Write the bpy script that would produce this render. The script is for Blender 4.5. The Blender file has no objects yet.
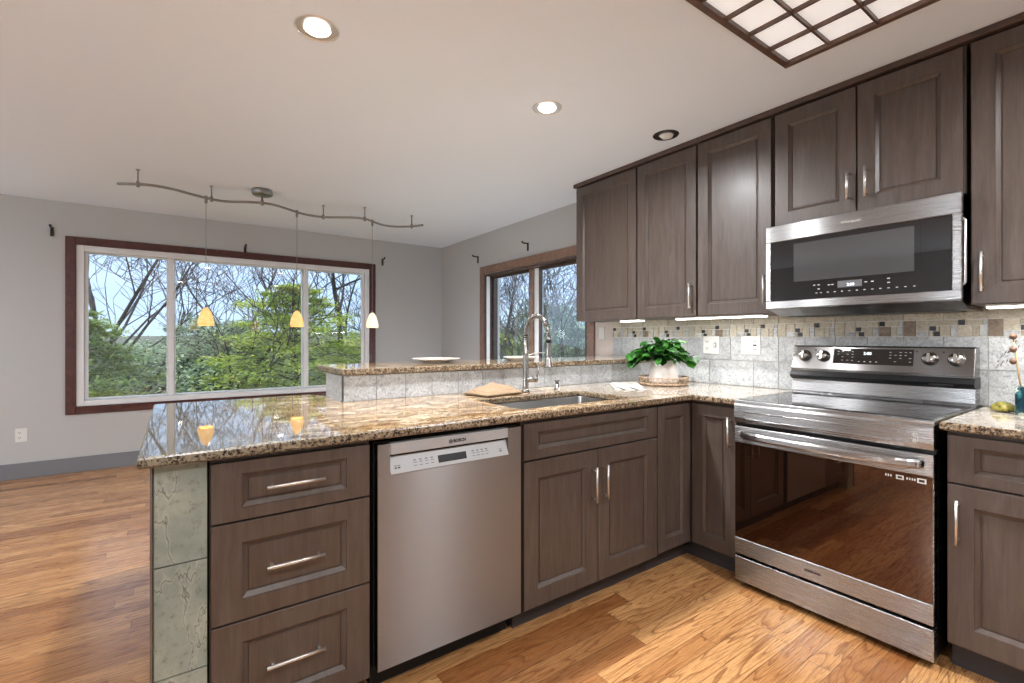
import bpy, bmesh, math, random
from mathutils import Vector, Matrix, noise
PI = math.pi
R = math.radians
S = bpy.context.scene

# ------------------------------------------------------------ camera, world, exposure
cam_d = bpy.data.cameras.new('camera')
cam = bpy.data.objects.new('camera', cam_d)
S.collection.objects.link(cam)
cam.location = (0, 0, 1.2233)
cam.rotation_euler = (R(90), 0, R(-35.396))
cam_d.sensor_width = 36
cam_d.lens = 475.3 / 1024 * 36
cam_d.shift_y = -(341.5 - 338.58) / 1024
cam_d.shift_x = -0.18 / 1024
cam_d.clip_start = 0.02
S.camera = cam
S.view_settings.view_transform = 'Standard'
S.view_settings.look = 'None'
S.view_settings.gamma = 1
S.view_settings.exposure = 1.0
S.view_settings.use_curve_mapping = False

W = bpy.data.worlds.new('world')
S.world = W
W.use_nodes = True
nt = W.node_tree
nt.nodes.clear()
wo = nt.nodes.new('ShaderNodeOutputWorld')
bg = nt.nodes.new('ShaderNodeBackground')
tc = nt.nodes.new('ShaderNodeTexCoord')
sx = nt.nodes.new('ShaderNodeSeparateXYZ')
rp = nt.nodes.new('ShaderNodeValToRGB')
nt.links.new(tc.outputs['Generated'], sx.inputs[0])
nt.links.new(sx.outputs['Z'], rp.inputs[0])
e = rp.color_ramp.elements
e[0].position = 0.0; e[0].color = (0.46, 0.60, 0.78, 1)
e[1].position = 1.0; e[1].color = (0.85, 0.93, 1.0, 1)
k = e.new(0.16); k.color = (0.44, 0.62, 0.93, 1)
k = e.new(0.35); k.color = (0.55, 0.72, 0.95, 1)
nt.links.new(rp.outputs[0], bg.inputs[0])
bg.inputs[1].default_value = 0.98
nt.links.new(bg.outputs[0], wo.inputs[0])

def lamp(kind, name, loc, power, color=(1, 1, 1), rot=(0, 0, 0), parent=None, **kw):
    d = bpy.data.lights.new(name, kind)
    d.energy = power
    d.color = color
    for a, b in kw.items():
        setattr(d, a, b)
    o = bpy.data.objects.new(name, d)
    S.collection.objects.link(o)
    if parent:
        o.parent = parent
        o.location = Vector(loc) - parent.location
    else:
        o.location = loc
    o.rotation_euler = rot
    return o

lamp('SUN', 'sun', (0, 0, 10), 2.3, (1, 0.95, 0.86), (R(38), 0, R(-62)), angle=R(1.0))

# ------------------------------------------------------------ room numbers
ZC = 2.4626
XW = 2.981           # right wall plane
YW = 5.865           # back wall plane
XL, YB = -3.6, -3.0
YF = 1.559           # peninsula door faces
XR = 2.312           # range wall base door faces
XU = 2.642           # upper door faces
CT, CB = 0.92, 0.89

# ------------------------------------------------------------ material helpers
class NT:
    def __init__(s, name):
        s.m = bpy.data.materials.new(name)
        s.m.use_nodes = True
        s.t = s.m.node_tree
        s.b = s.t.nodes['Principled BSDF']
        s.x = 0
    def n(s, typ, ins=None, **props):
        nd = s.t.nodes.new(typ)
        for a, v in props.items():
            setattr(nd, a, v)
        for a, v in (ins or {}).items():
            s.set(nd.inputs[a], v)
        return nd
    def set(s, sock, v):
        if isinstance(v, bpy.types.NodeSocket):
            s.t.links.new(v, sock)
        else:
            sock.default_value = v
    def p(s, **kw):
        names = dict(color='Base Color', rough='Roughness', metal='Metallic', ior='IOR', coat='Coat Weight', coat_r='Coat Roughness',
                     aniso='Anisotropic', arot='Anisotropic Rotation', trans='Transmission Weight', alpha='Alpha', emc='Emission Color', ems='Emission Strength',
                     normal='Normal', spec='Specular IOR Level', tangent='Tangent', sss='Subsurface Weight')
        for a, v in kw.items():
            if a in ('color', 'emc') and isinstance(v, tuple) and len(v) == 3:
                v = (*v, 1)
            s.set(s.b.inputs[names[a]], v)
        return s.m
    def math(s, op, a, b=0.0, c=0.0):
        nd = s.n('ShaderNodeMath', operation=op)
        s.set(nd.inputs[0], a); s.set(nd.inputs[1], b); s.set(nd.inputs[2], c)
        return nd.outputs[0]
    def mix(s, f, a, b, blend='MIX'):
        nd = s.n('ShaderNodeMix', data_type='RGBA', blend_type=blend)
        s.set(nd.inputs[0], f)
        for i, v in ((6, a), (7, b)):
            if isinstance(v, tuple) and len(v) == 3:
                v = (*v, 1)
            s.set(nd.inputs[i], v)
        return nd.outputs[2]
    def ramp(s, f, stops, interp='LINEAR'):
        nd = s.n('ShaderNodeValToRGB')
        nd.color_ramp.interpolation = interp
        el = nd.color_ramp.elements
        for i, (pos, c) in enumerate(stops):
            if isinstance(c, (int, float)):
                c = (c, c, c)
            q = el[i] if i < 2 else el.new(pos)
            q.position = pos
            q.color = (*c, 1)
        s.set(nd.inputs[0], f)
        return nd.outputs[0]
    def coords(s, scale=(1, 1, 1), rand=False, world=False, rot=(0, 0, 0)):
        if world:
            o = s.n('ShaderNodeNewGeometry').outputs['Position']
        else:
            o = s.n('ShaderNodeTexCoord').outputs['Object']
        if rand:
            r = s.n('ShaderNodeObjectInfo').outputs['Random']
            r = s.math('MULTIPLY', r, 13.7)
            o = s.n('ShaderNodeVectorMath', {0: o, 1: r}, operation='ADD').outputs[0]
        mp = s.n('ShaderNodeMapping', {'Vector': o, 'Scale': scale, 'Rotation': rot})
        return mp.outputs[0]
    def noise(s, vec, scale, detail=4, rough=0.55, dist=0.0):
        nd = s.n('ShaderNodeTexNoise', {'Vector': vec, 'Scale': scale, 'Detail': detail, 'Roughness': rough, 'Distortion': dist})
        return nd.outputs['Fac']
    def bump(s, h, strength=0.3, dist=0.01):
        return s.n('ShaderNodeBump', {'Height': h, 'Strength': strength, 'Distance': dist}).outputs[0]

def srgb(r, g, b):
    f = lambda c: (c / 255) / 12.92 if c <= 10 else (((c / 255) + 0.055) / 1.055) ** 2.4
    return (f(r), f(g), f(b))

def plain(name, col, rough=0.5, metal=0.0, **kw):
    t = NT(name)
    v = t.noise(t.coords(), 9.0, 2)
    c = t.mix(t.math('MULTIPLY', v, 0.10), col, tuple(x * 0.8 for x in col))
    return t.p(color=c, rough=rough, metal=metal, **kw)

def emit(name, col, strength, base=(0.8, 0.8, 0.8)):
    t = NT(name)
    return t.p(color=base, emc=col, ems=strength, rough=0.5)

M = {}
def mk_wall():
    t = NT('wall_paint')
    c = t.coords(world=True)
    n = t.noise(c, 260, 3)
    return t.p(color=srgb(182, 182, 181), rough=0.75, normal=t.bump(n, 0.12, 0.002))
M['wall'] = mk_wall()
def mk_ceil():
    t = NT('ceiling_paint')
    c = t.coords(world=True)
    n = t.noise(c, 130, 4)
    return t.p(color=srgb(226, 234, 243), rough=0.85, normal=t.bump(n, 0.25, 0.004))
M['ceil'] = mk_ceil()
M['cream_trim'] = plain('cream_wall_trim', srgb(196, 184, 174), 0.6)
M['baseboard'] = plain('baseboard_grey', srgb(118, 119, 124), 0.45)
M['white'] = plain('white_plastic', srgb(218, 218, 214), 0.35)
M['vinyl'] = plain('white_vinyl', srgb(226, 227, 228), 0.35)
M['black'] = plain('black_plastic', (0.006, 0.006, 0.007), 0.35)
M['gasket'] = plain('dark_gap', (0.004, 0.0035, 0.003), 0.7)
M['bronze'] = plain('dark_bronze', (0.035, 0.03, 0.028), 0.4, 0.6)
M['ceramic'] = plain('white_ceramic', srgb(232, 226, 220), 0.18)
M['chrome'] = plain('chrome', (0.44, 0.43, 0.42), 0.20, 1.0)
M['nickel'] = plain('brushed_nickel', (0.74, 0.73, 0.71), 0.38, 1.0)
M['rail_metal'] = plain('rail_metal', (0.30, 0.30, 0.30), 0.35, 1.0)
M['toe'] = plain('toe_kick', srgb(56, 52, 54), 0.6)
M['grey_plastic'] = plain('grey_panel', srgb(176, 178, 180), 0.38, 0.25)
M['ink'] = plain('dark_ink', (0.02, 0.02, 0.025), 0.6)
M['pale_ink'] = plain('pale_ink', (0.62, 0.62, 0.62), 0.5)
M['display_text'] = emit('display_digits', (0.75, 0.88, 1.0), 0.7)
M['lcd'] = plain('lcd_grey', (0.13, 0.13, 0.14), 0.3)
M['led'] = emit('led_strip', (1.0, 0.98, 0.95), 3.0)
M['bulb'] = emit('bulb_face', (1.0, 0.95, 0.86), 9.0)

def mk_cab():
    t = NT('stained_maple')
    c = t.coords((1, 1, 0.10), rand=True)
    g1 = t.noise(c, 38, 6, 0.65, 0.4)
    c2 = t.coords((1, 1, 0.28), rand=True)
    g2 = t.noise(c2, 5.5, 5, 0.6, 2.2)
    fine = t.noise(t.coords((1, 1, 0.04), rand=True), 260, 2)
    rnd = t.n('ShaderNodeObjectInfo').outputs['Random']
    base = t.ramp(g1, [(0.28, srgb(66, 57, 53)), (0.52, srgb(85, 75, 69)), (0.75, srgb(99, 88, 81))])
    base = t.mix(t.ramp(g2, [(0.35, 0.0), (0.62, 0.45)]), base, srgb(74, 58, 49))
    base = t.mix(t.ramp(fine, [(0.35, 0.30), (0.5, 0.0)]), base, srgb(58, 46, 42))
    base = t.mix(t.math('MULTIPLY', rnd, 0.18), base, srgb(88, 72, 62))
    return t.p(color=base, rough=t.math('MULTIPLY_ADD', g1, 0.15, 0.33), normal=t.bump(fine, 0.06, 0.001), coat=0.15, coat_r=0.25)
M['cab'] = mk_cab()
M['cab_side'] = M['cab']

def mk_cherry(name, dark, light):
    t = NT(name)
    c = t.coords((0.12, 0.12, 0.12))
    g = t.noise(t.coords((1, 1, 1)), 14, 5, 0.6, 1.0)
    return t.p(color=t.ramp(g, [(0.3, dark), (0.7, light)]), rough=0.35, coat=0.2)
M['cherry'] = mk_cherry('cherry_casing', srgb(62, 30, 26), srgb(92, 50, 44))
M['taupe_wood'] = mk_cherry('taupe_casing', srgb(112, 86, 72), srgb(140, 112, 96))
M['dark_wood'] = mk_cherry('dark_jamb', srgb(56, 42, 36), srgb(84, 64, 56))
M['lantern_wood'] = mk_cherry('lantern_wood', srgb(74, 54, 44), srgb(104, 78, 64))

def mk_floor():
    t = NT('oak_planks')
    pos = t.n('ShaderNodeNewGeometry').outputs['Position']
    sp = t.n('ShaderNodeSeparateXYZ', {0: pos})
    x, y = sp.outputs[0], sp.outputs[1]
    pw = 0.0826
    yr = t.math('DIVIDE', y, pw)
    row = t.math('FLOOR', yr)
    fy = t.math('SUBTRACT', yr, row)
    wn = t.n('ShaderNodeTexWhiteNoise', {'W': row}, noise_dimensions='1D').outputs['Value']
    xo = t.math('MULTIPLY_ADD', wn, 7.3, x)
    xl = t.math('DIVIDE', xo, 0.95)
    col = t.math('FLOOR', xl)
    fx = t.math('SUBTRACT', xl, col)
    idv = t.n('ShaderNodeCombineXYZ', {0: row, 1: col, 2: 0.0}).outputs[0]
    w2 = t.n('ShaderNodeTexWhiteNoise', {'Vector': idv}, noise_dimensions='3D')
    rv, rc = w2.outputs['Value'], w2.outputs['Color']
    # per-plank grain coordinates
    off = t.n('ShaderNodeVectorMath', {0: rc, 1: (31.0, 17.0, 9.0)}, operation='MULTIPLY').outputs[0]
    v = t.n('ShaderNodeVectorMath', {0: pos, 1: off}, operation='ADD').outputs[0]
    vs = t.n('ShaderNodeMapping', {'Vector': v, 'Scale': (0.9, 7.5, 1.0)}).outputs[0]
    cn = t.noise(vs, 1.15, 2, 0.5, 0.35)
    rings = t.math('FRACT', t.math('MULTIPLY', cn, 15.0))
    rn = t.noise(vs, 14, 3, 0.6)
    cath = t.math('ADD', rings, t.math('MULTIPLY', t.math('SUBTRACT', rn, 0.5), 0.35))
    vf = t.n('ShaderNodeMapping', {'Vector': v, 'Scale': (0.9, 28.0, 1.0)}).outputs[0]
    fine = t.noise(vf, 9, 5, 0.65, 0.3)
    pores = t.noise(t.n('ShaderNodeMapping', {'Vector': v, 'Scale': (5.0, 95.0, 1.0)}).outputs[0], 5, 2, 0.6)
    base = t.ramp(rv, [(0.0, srgb(150, 98, 56)), (0.35, srgb(186, 134, 84)), (0.65, srgb(208, 158, 104)), (1.0, srgb(166, 114, 68))])
    base = t.mix(t.ramp(cath, [(0.0, 0.8), (0.14, 0.5), (0.40, 0.0)]), base, srgb(118, 68, 34))
    base = t.mix(t.ramp(fine, [(0.36, 0.32), (0.56, 0.0)]), base, srgb(134, 82, 42))
    base = t.mix(t.ramp(pores, [(0.32, 0.55), (0.45, 0.0)]), base, srgb(96, 56, 30))
    gy = t.math('MINIMUM', fy, t.math('SUBTRACT', 1.0, fy))
    gx = t.math('MULTIPLY', t.math('MINIMUM', fx, t.math('SUBTRACT', 1.0, fx)), 0.95 / pw)
    gap = t.ramp(t.math('MINIMUM', gy, gx), [(0.0, 0.75), (0.03, 0.0)])
    base = t.mix(gap, base, srgb(70, 40, 22))
    rg = t.math('MULTIPLY_ADD', fine, 0.12, 0.22)
    return t.p(color=base, rough=rg, normal=t.bump(t.math('SUBTRACT', 1.0, gap), 0.15, 0.002), coat=0.3, coat_r=0.2)
M['floor'] = mk_floor()

def mk_granite(name='granite'):
    t = NT(name)
    c = t.coords(world=True)
    warp = t.n('ShaderNodeTexNoise', {'Vector': c, 'Scale': 3.2, 'Detail': 4.0, 'Roughness': 0.6}).outputs['Color']
    cw = t.n('ShaderNodeVectorMath', {0: warp, 1: (0.35, 0.35, 0.35)}, operation='MULTIPLY').outputs[0]
    c2 = t.n('ShaderNodeVectorMath', {0: c, 1: cw}, operation='ADD').outputs[0]
    st = t.n('ShaderNodeMapping', {'Vector': c2, 'Scale': (0.55, 1.7, 1.2), 'Rotation': (0, 0, 0.35)}).outputs[0]
    big = t.noise(st, 6.5, 5, 0.62, 0.8)
    med = t.noise(st, 19, 6, 0.66, 0.8)
    fl = t.noise(c, 85, 4, 0.72)
    v = t.n('ShaderNodeTexVoronoi', {'Vector': c2, 'Scale': 95.0, 'Randomness': 1.0}, feature='F1').outputs['Color']
    vv = t.n('ShaderNodeSeparateColor', {0: v}).outputs[0]
    base = t.ramp(med, [(0.37, srgb(66, 44, 30)), (0.44, srgb(116, 82, 48)), (0.49, srgb(152, 116, 72)), (0.55, srgb(186, 166, 130)), (0.62, srgb(122, 86, 52))])
    base = t.mix(t.ramp(big, [(0.44, 0.0), (0.60, 0.5)]), base, srgb(170, 158, 140))
    base = t.mix(t.ramp(vv, [(0.30, 0.55), (0.36, 0.0)], 'LINEAR'), base, srgb(172, 130, 82))
    pt = t.noise(st, 9.0, 4, 0.55, 1.2)
    base = t.mix(t.ramp(pt, [(0.53, 0.0), (0.60, 0.7)]), base, srgb(214, 200, 172))
    base = t.mix(t.ramp(pt, [(0.40, 0.65), (0.47, 0.0)]), base, srgb(112, 76, 44))
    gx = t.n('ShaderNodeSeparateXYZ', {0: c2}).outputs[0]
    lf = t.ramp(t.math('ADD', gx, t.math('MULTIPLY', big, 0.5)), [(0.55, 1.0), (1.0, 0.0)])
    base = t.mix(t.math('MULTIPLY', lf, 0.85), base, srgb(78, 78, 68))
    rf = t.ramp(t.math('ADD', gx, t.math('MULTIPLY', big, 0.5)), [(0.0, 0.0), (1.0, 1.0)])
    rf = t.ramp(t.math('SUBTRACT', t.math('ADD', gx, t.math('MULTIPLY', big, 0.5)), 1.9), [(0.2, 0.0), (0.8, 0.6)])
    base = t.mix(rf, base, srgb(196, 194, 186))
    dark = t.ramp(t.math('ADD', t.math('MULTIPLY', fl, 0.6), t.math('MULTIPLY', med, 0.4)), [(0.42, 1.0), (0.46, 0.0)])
    base = t.mix(dark, base, srgb(84, 68, 56))
    return t.p(color=base, rough=0.03, ior=2.05)
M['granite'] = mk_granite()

def mk_granite_edge():
    t = NT('granite_edge')
    c = t.coords(world=True)
    med = t.noise(c, 60, 5, 0.7)
    fl = t.noise(c, 120, 4, 0.75)
    base = t.ramp(med, [(0.34, srgb(84, 66, 52)), (0.46, srgb(126, 104, 80)), (0.60, srgb(168, 152, 128)), (0.75, srgb(130, 100, 70))])
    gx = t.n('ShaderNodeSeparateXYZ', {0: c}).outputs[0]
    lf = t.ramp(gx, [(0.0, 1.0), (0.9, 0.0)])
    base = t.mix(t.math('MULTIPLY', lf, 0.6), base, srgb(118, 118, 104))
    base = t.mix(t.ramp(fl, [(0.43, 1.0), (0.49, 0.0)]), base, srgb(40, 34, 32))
    return t.p(color=base, rough=0.25, ior=1.5)
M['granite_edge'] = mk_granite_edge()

def mk_stone_tile(name, a, b, vein, sc=6.0, dark=0.5):
    t = NT(name)
    att = t.n('ShaderNodeAttribute', attribute_name='tint').outputs['Color']
    ts = t.n('ShaderNodeSeparateColor', {0: att})
    pos = t.n('ShaderNodeNewGeometry').outputs['Position']
    off = t.n('ShaderNodeVectorMath', {0: att, 1: (40.0, 23.0, 17.0)}, operation='MULTIPLY').outputs[0]
    v = t.n('ShaderNodeVectorMath', {0: pos, 1: off}, operation='ADD').outputs[0]
    n1 = t.noise(v, sc, 6, 0.65, 1.2)
    n2 = t.noise(v, sc * 3.2, 7, 0.72, 2.0)
    n3 = t.noise(v, sc * 9, 4, 0.7, 0.5)
    base = t.ramp(n1, [(0.32, a), (0.68, b)])
    rid = t.math('ABSOLUTE', t.math('SUBTRACT', n2, 0.5))
    base = t.mix(t.ramp(rid, [(0.0, dark), (0.035, 0.0)]), base, vein)
    base = t.mix(t.ramp(n3, [(0.38, 0.55), (0.5, 0.0)]), base, vein)
    br = t.math('MULTIPLY_ADD', ts.outputs[0], 0.22, 0.89)
    base = t.mix(1.0, base, t.n('ShaderNodeCombineXYZ', {0: br, 1: br, 2: br}).outputs[0], 'MULTIPLY')
    return t.p(color=base, rough=0.42, normal=t.bump(n2, 0.25, 0.003))
M['tile'] = mk_stone_tile('grey_stone_tile', srgb(170, 173, 175), srgb(208, 210, 210), srgb(112, 114, 118), 8, 0.6)
M['tile_warm'] = mk_stone_tile('warm_stone_tile', srgb(178, 168, 146), srgb(206, 200, 184), srgb(118, 106, 86), 16, 0.5)
M['tile_brown'] = mk_stone_tile('brown_stone_tile', srgb(112, 94, 78), srgb(150, 134, 114), srgb(70, 58, 48), 30, 0.5)
M['tile_black'] = plain('black_glass_tile', (0.012, 0.012, 0.015), 0.4)
def mk_pillar():
    t = NT('green_stone_tile')
    att = t.n('ShaderNodeAttribute', attribute_name='tint').outputs['Color']
    pos = t.n('ShaderNodeNewGeometry').outputs['Position']
    off = t.n('ShaderNodeVectorMath', {0: att, 1: (40.0, 23.0, 17.0)}, operation='MULTIPLY').outputs[0]
    v = t.n('ShaderNodeVectorMath', {0: pos, 1: off}, operation='ADD').outputs[0]
    vr = t.n('ShaderNodeMapping', {'Vector': v, 'Rotation': (0, R(38), 0), 'Scale': (2.6, 1, 0.7)}).outputs[0]
    n1 = t.noise(v, 5, 5, 0.6, 0.3)
    n2 = t.noise(vr, 4.0, 4, 0.55, 0.3)
    n3 = t.noise(v, 55, 5, 0.75)
    base = t.ramp(n1, [(0.32, srgb(118, 130, 122)), (0.5, srgb(142, 150, 140)), (0.68, srgb(168, 170, 154))])
    rid = t.math('ABSOLUTE', t.math('SUBTRACT', n2, 0.5))
    base = t.mix(t.ramp(rid, [(0.0, 0.0), (0.012, 0.22), (0.03, 0.0)]), base, srgb(196, 196, 186))
    base = t.mix(t.ramp(rid, [(0.0, 0.75), (0.006, 0.0)]), base, srgb(70, 68, 60))
    base = t.mix(t.ramp(n3, [(0.34, 0.6), (0.46, 0.0)]), base, srgb(96, 94, 84))
    return t.p(color=base, rough=0.45, normal=t.bump(n2, 0.25, 0.003))
M['pillar_tile'] = mk_pillar()
M['grout'] = plain('grout', srgb(216, 214, 208), 0.8)
M['bar_grout'] = plain('dark_grout', srgb(150, 146, 140), 0.8)

def mk_steel(name, col, rough, axis=(1, 1, 180), aniso=0.96):
    t = NT(name)
    n = t.noise(t.coords(axis), 4, 3, 0.6)
    c = t.mix(t.math('MULTIPLY', n, 0.5), col, tuple(x * 0.82 for x in col))
    tg = t.n('ShaderNodeTangent', direction_type='RADIAL', axis='Z').outputs[0]
    return t.p(color=c, rough=t.math('MULTIPLY_ADD', n, 0.10, rough), metal=1.0, aniso=aniso, arot=0.25, tangent=tg, normal=t.bump(n, 0.008, 0.0003))
M['steel'] = mk_steel('brushed_steel', (0.40, 0.40, 0.405), 0.22)
M['steel_dw'] = mk_steel('dishwasher_steel', (0.325, 0.325, 0.33), 0.31)
M['steel_dark'] = mk_steel('dark_steel', (0.22, 0.21, 0.205), 0.20)
M['sink_steel'] = mk_steel('sink_steel', (0.5, 0.5, 0.5), 0.32)

def mk_glass(name, tint=(1, 1, 1), rough=0.0, ior=1.45):
    t = NT(name)
    t.t.nodes.remove(t.b)
    out = t.t.nodes['Material Output']
    tr = t.n('ShaderNodeBsdfTransparent', {'Color': (*tint, 1)})
    gl = t.n('ShaderNodeBsdfGlossy', {'Color': (1, 1, 1, 1), 'Roughness': rough})
    fc = t.n('ShaderNodeLayerWeight', {'Blend': 0.5}).outputs['Facing']
    fr = t.math('MULTIPLY_ADD', t.math('POWER', fc, 5.0), 0.92, 0.08)
    mx = t.n('ShaderNodeMixShader', {0: fr, 1: tr.outputs[0], 2: gl.outputs[0]})
    t.t.links.new(mx.outputs[0], out.inputs[0])
    return t.m
M['glass'] = mk_glass('window_glass', (0.97, 0.985, 0.98))
M['black_glass'] = plain('black_glass', (0.010, 0.009, 0.009), 0.02, ior=1.6)
M['oven_glass'] = plain('oven_glass', (0.006, 0.003, 0.002), 0.02, ior=2.1)
M['oven_glass'].node_tree.nodes['Principled BSDF'].inputs['Specular Tint'].default_value = (0.9, 0.58, 0.42, 1)
M['micro_window'] = plain('microwave_window', (0.055, 0.056, 0.058), 0.05, ior=1.7)
M['cooktop'] = plain('cooktop_glass', (0.008, 0.008, 0.009), 0.03, ior=1.5)
M['cooktop_ring'] = plain('cooktop_ring', (0.10, 0.10, 0.11), 0.2)
def mk_diffuser():
    t = NT('acrylic_diffuser')
    n = t.noise(t.coords(), 60, 3)
    return t.p(color=srgb(240, 240, 240), rough=0.4, emc=(1, 1, 1, 1), ems=0.22, normal=t.bump(n, 0.2, 0.002))
M['diffuser'] = mk_diffuser()
def mk_shade():
    t = NT('amber_art_glass')
    c = t.coords()
    n = t.noise(c, 30, 3, 0.6, 1.0)
    z = t.n('ShaderNodeSeparateXYZ', {0: c}).outputs[2]
    col = t.ramp(n, [(0.3, (1.0, 0.44, 0.08)), (0.7, (1.0, 0.70, 0.32))])
    return t.p(color=(0.7, 0.42, 0.16), emc=t.mix(t.ramp(z, [(-0.0, 0.0), (1.0, 1.0)]), col, col), ems=0.40, rough=0.2)
M['shade'] = mk_shade()
def mk_shade_white():
    t = NT('pale_art_glass')
    n = t.noise(t.coords(), 30, 3, 0.6, 1.0)
    return t.p(color=(0.9, 0.8, 0.6), emc=t.ramp(n, [(0.3, (1.0, 0.80, 0.45)), (0.7, (1.0, 0.93, 0.75))]), ems=0.38, rough=0.2)
M['shade_white'] = mk_shade_white()
def mk_leaf(name, a, b, trans=0.25, rough=0.55, sc=3.0):
    t = NT(name)
    c = t.coords(world=True)
    n = t.noise(c, sc, 4, 0.7)
    att = t.n('ShaderNodeAttribute', attribute_name='tint').outputs['Fac']
    f = t.math('MULTIPLY_ADD', n, 0.7, t.math('MULTIPLY_ADD', att, 0.6, -0.15))
    col = t.ramp(f, [(0.2, a), (0.75, b)])
    t.p(color=col, rough=rough)
    out = t.t.nodes['Material Output']
    tl = t.n('ShaderNodeBsdfTranslucent', {'Color': col})
    mx = t.n('ShaderNodeMixShader', {0: trans, 1: t.b.outputs[0], 2: tl.outputs[0]})
    t.t.links.new(mx.outputs[0], out.inputs[0])
    return t.m
M['needles'] = mk_leaf('evergreen_needles', srgb(54, 96, 62), srgb(168, 190, 108), 0.35)
M['needles_yellow'] = mk_leaf('yellow_green_leaves', srgb(84, 122, 50), srgb(205, 218, 112), 0.4)
M['needles_grey'] = mk_leaf('grey_green_leaves', srgb(92, 120, 98), srgb(186, 204, 176), 0.35)
M['plant_leaf'] = mk_leaf('houseplant_leaf', srgb(8, 42, 16), srgb(66, 132, 46), 0.15, 0.35, 14.0)
M['bark'] = plain('bark', srgb(58, 56, 58), 0.9)
M['bark_pale'] = plain('pale_bark', srgb(92, 90, 94), 0.9)
def mk_hill():
    t = NT('wooded_hill')
    c = t.coords(world=True)
    n = t.noise(c, 0.7, 6, 0.75)
    return t.p(color=t.ramp(n, [(0.35, srgb(70, 78, 66)), (0.65, srgb(112, 112, 106))]), rough=0.95)
M['hill'] = mk_hill()
def mk_grass():
    t = NT('lawn')
    n = t.noise(t.coords(world=True), 2.0, 6, 0.7)
    return t.p(color=t.ramp(n, [(0.35, srgb(70, 92, 52)), (0.65, srgb(128, 134, 90))]), rough=0.95)
M['lawn'] = mk_grass()
def mk_burlap():
    t = NT('tan_linen')
    c = t.coords()
    w = t.n('ShaderNodeTexWave', {'Vector': c, 'Scale': 120.0, 'Distortion': 1.0}).outputs['Fac']
    w2 = t.n('ShaderNodeTexWave', {'Vector': c, 'Scale': 120.0, 'Distortion': 1.0}, bands_direction='Y').outputs['Fac']
    f = t.math('MULTIPLY', w, w2)
    return t.p(color=t.mix(f, srgb(140, 116, 90), srgb(176, 152, 124)), rough=0.95, normal=t.bump(f, 0.5, 0.002))
M['tan_linen'] = mk_burlap()
def mk_stripe():
    t = NT('white_linen')
    c = t.coords()
    x = t.n('ShaderNodeSeparateXYZ', {0: c}).outputs[0]
    fr = t.math('FRACT', t.math('MULTIPLY', x, 18.0))
    f = t.ramp(fr, [(0.0, 1.0), (0.3, 0.0)], 'CONSTANT')
    return t.p(color=t.mix(f, srgb(205, 202, 196), srgb(96, 92, 88)), rough=0.9)
M['white_linen'] = mk_stripe()
def mk_wicker():
    t = NT('wicker')
    n = t.noise(t.coords(), 60, 3)
    return t.p(color=t.ramp(n, [(0.3, srgb(150, 116, 88)), (0.7, srgb(206, 184, 158))]), rough=0.7)
M['wicker'] = mk_wicker()
def mk_teal():
    t = NT('teal_glaze')
    n = t.n('ShaderNodeTexVoronoi', {'Vector': t.coords((1, 1, 0.5)), 'Scale': 28.0}, feature='DISTANCE_TO_EDGE').outputs['Distance']
    n2 = t.noise(t.coords(), 22, 2)
    c = t.ramp(n2, [(0.35, srgb(12, 52, 66)), (0.5, srgb(20, 88, 92)), (0.58, srgb(196, 206, 190)), (0.7, srgb(50, 120, 70))], 'CONSTANT')
    return t.p(color=t.mix(t.ramp(n, [(0.0, 1.0), (0.07, 0.0)]), c, srgb(10, 30, 40)), rough=0.15)
M['teal'] = mk_teal()
def mk_dish():
    t = NT('fused_glass')
    n = t.noise(t.coords(), 40, 3)
    return t.p(color=t.ramp(n, [(0.35, srgb(40, 58, 34)), (0.5, srgb(150, 136, 60)), (0.65, srgb(112, 120, 74))]), rough=0.12)
M['dish'] = mk_dish()
M['stick'] = plain('twig', srgb(150, 128, 90), 0.7)
M['bead'] = plain('brown_bead', srgb(92, 64, 48), 0.6)
M['mark'] = plain('brown_stroke', srgb(84, 72, 62), 0.4)
M['soil'] = plain('soil', srgb(50, 38, 30), 0.95)
M['concrete'] = plain('patio_concrete', srgb(170, 168, 162), 0.9)

# ------------------------------------------------------------ object helpers
def link(o):
    S.collection.objects.link(o)
    return o
def props(o, label=None, cat=None, group=None, kind=None):
    if label: o['label'] = label
    if cat: o['category'] = cat
    if group: o['group'] = group
    if kind: o['kind'] = kind
    return o
def thing(name, loc, label, cat, group=None, kind=None):
    o = bpy.data.objects.new(name, None)
    o.empty_display_size = 0.05
    o.location = loc
    link(o)
    return props(o, label, cat, group, kind)
def wloc(o):
    v = Vector((0, 0, 0))
    while o:
        v += o.location
        o = o.parent
    return v

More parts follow.
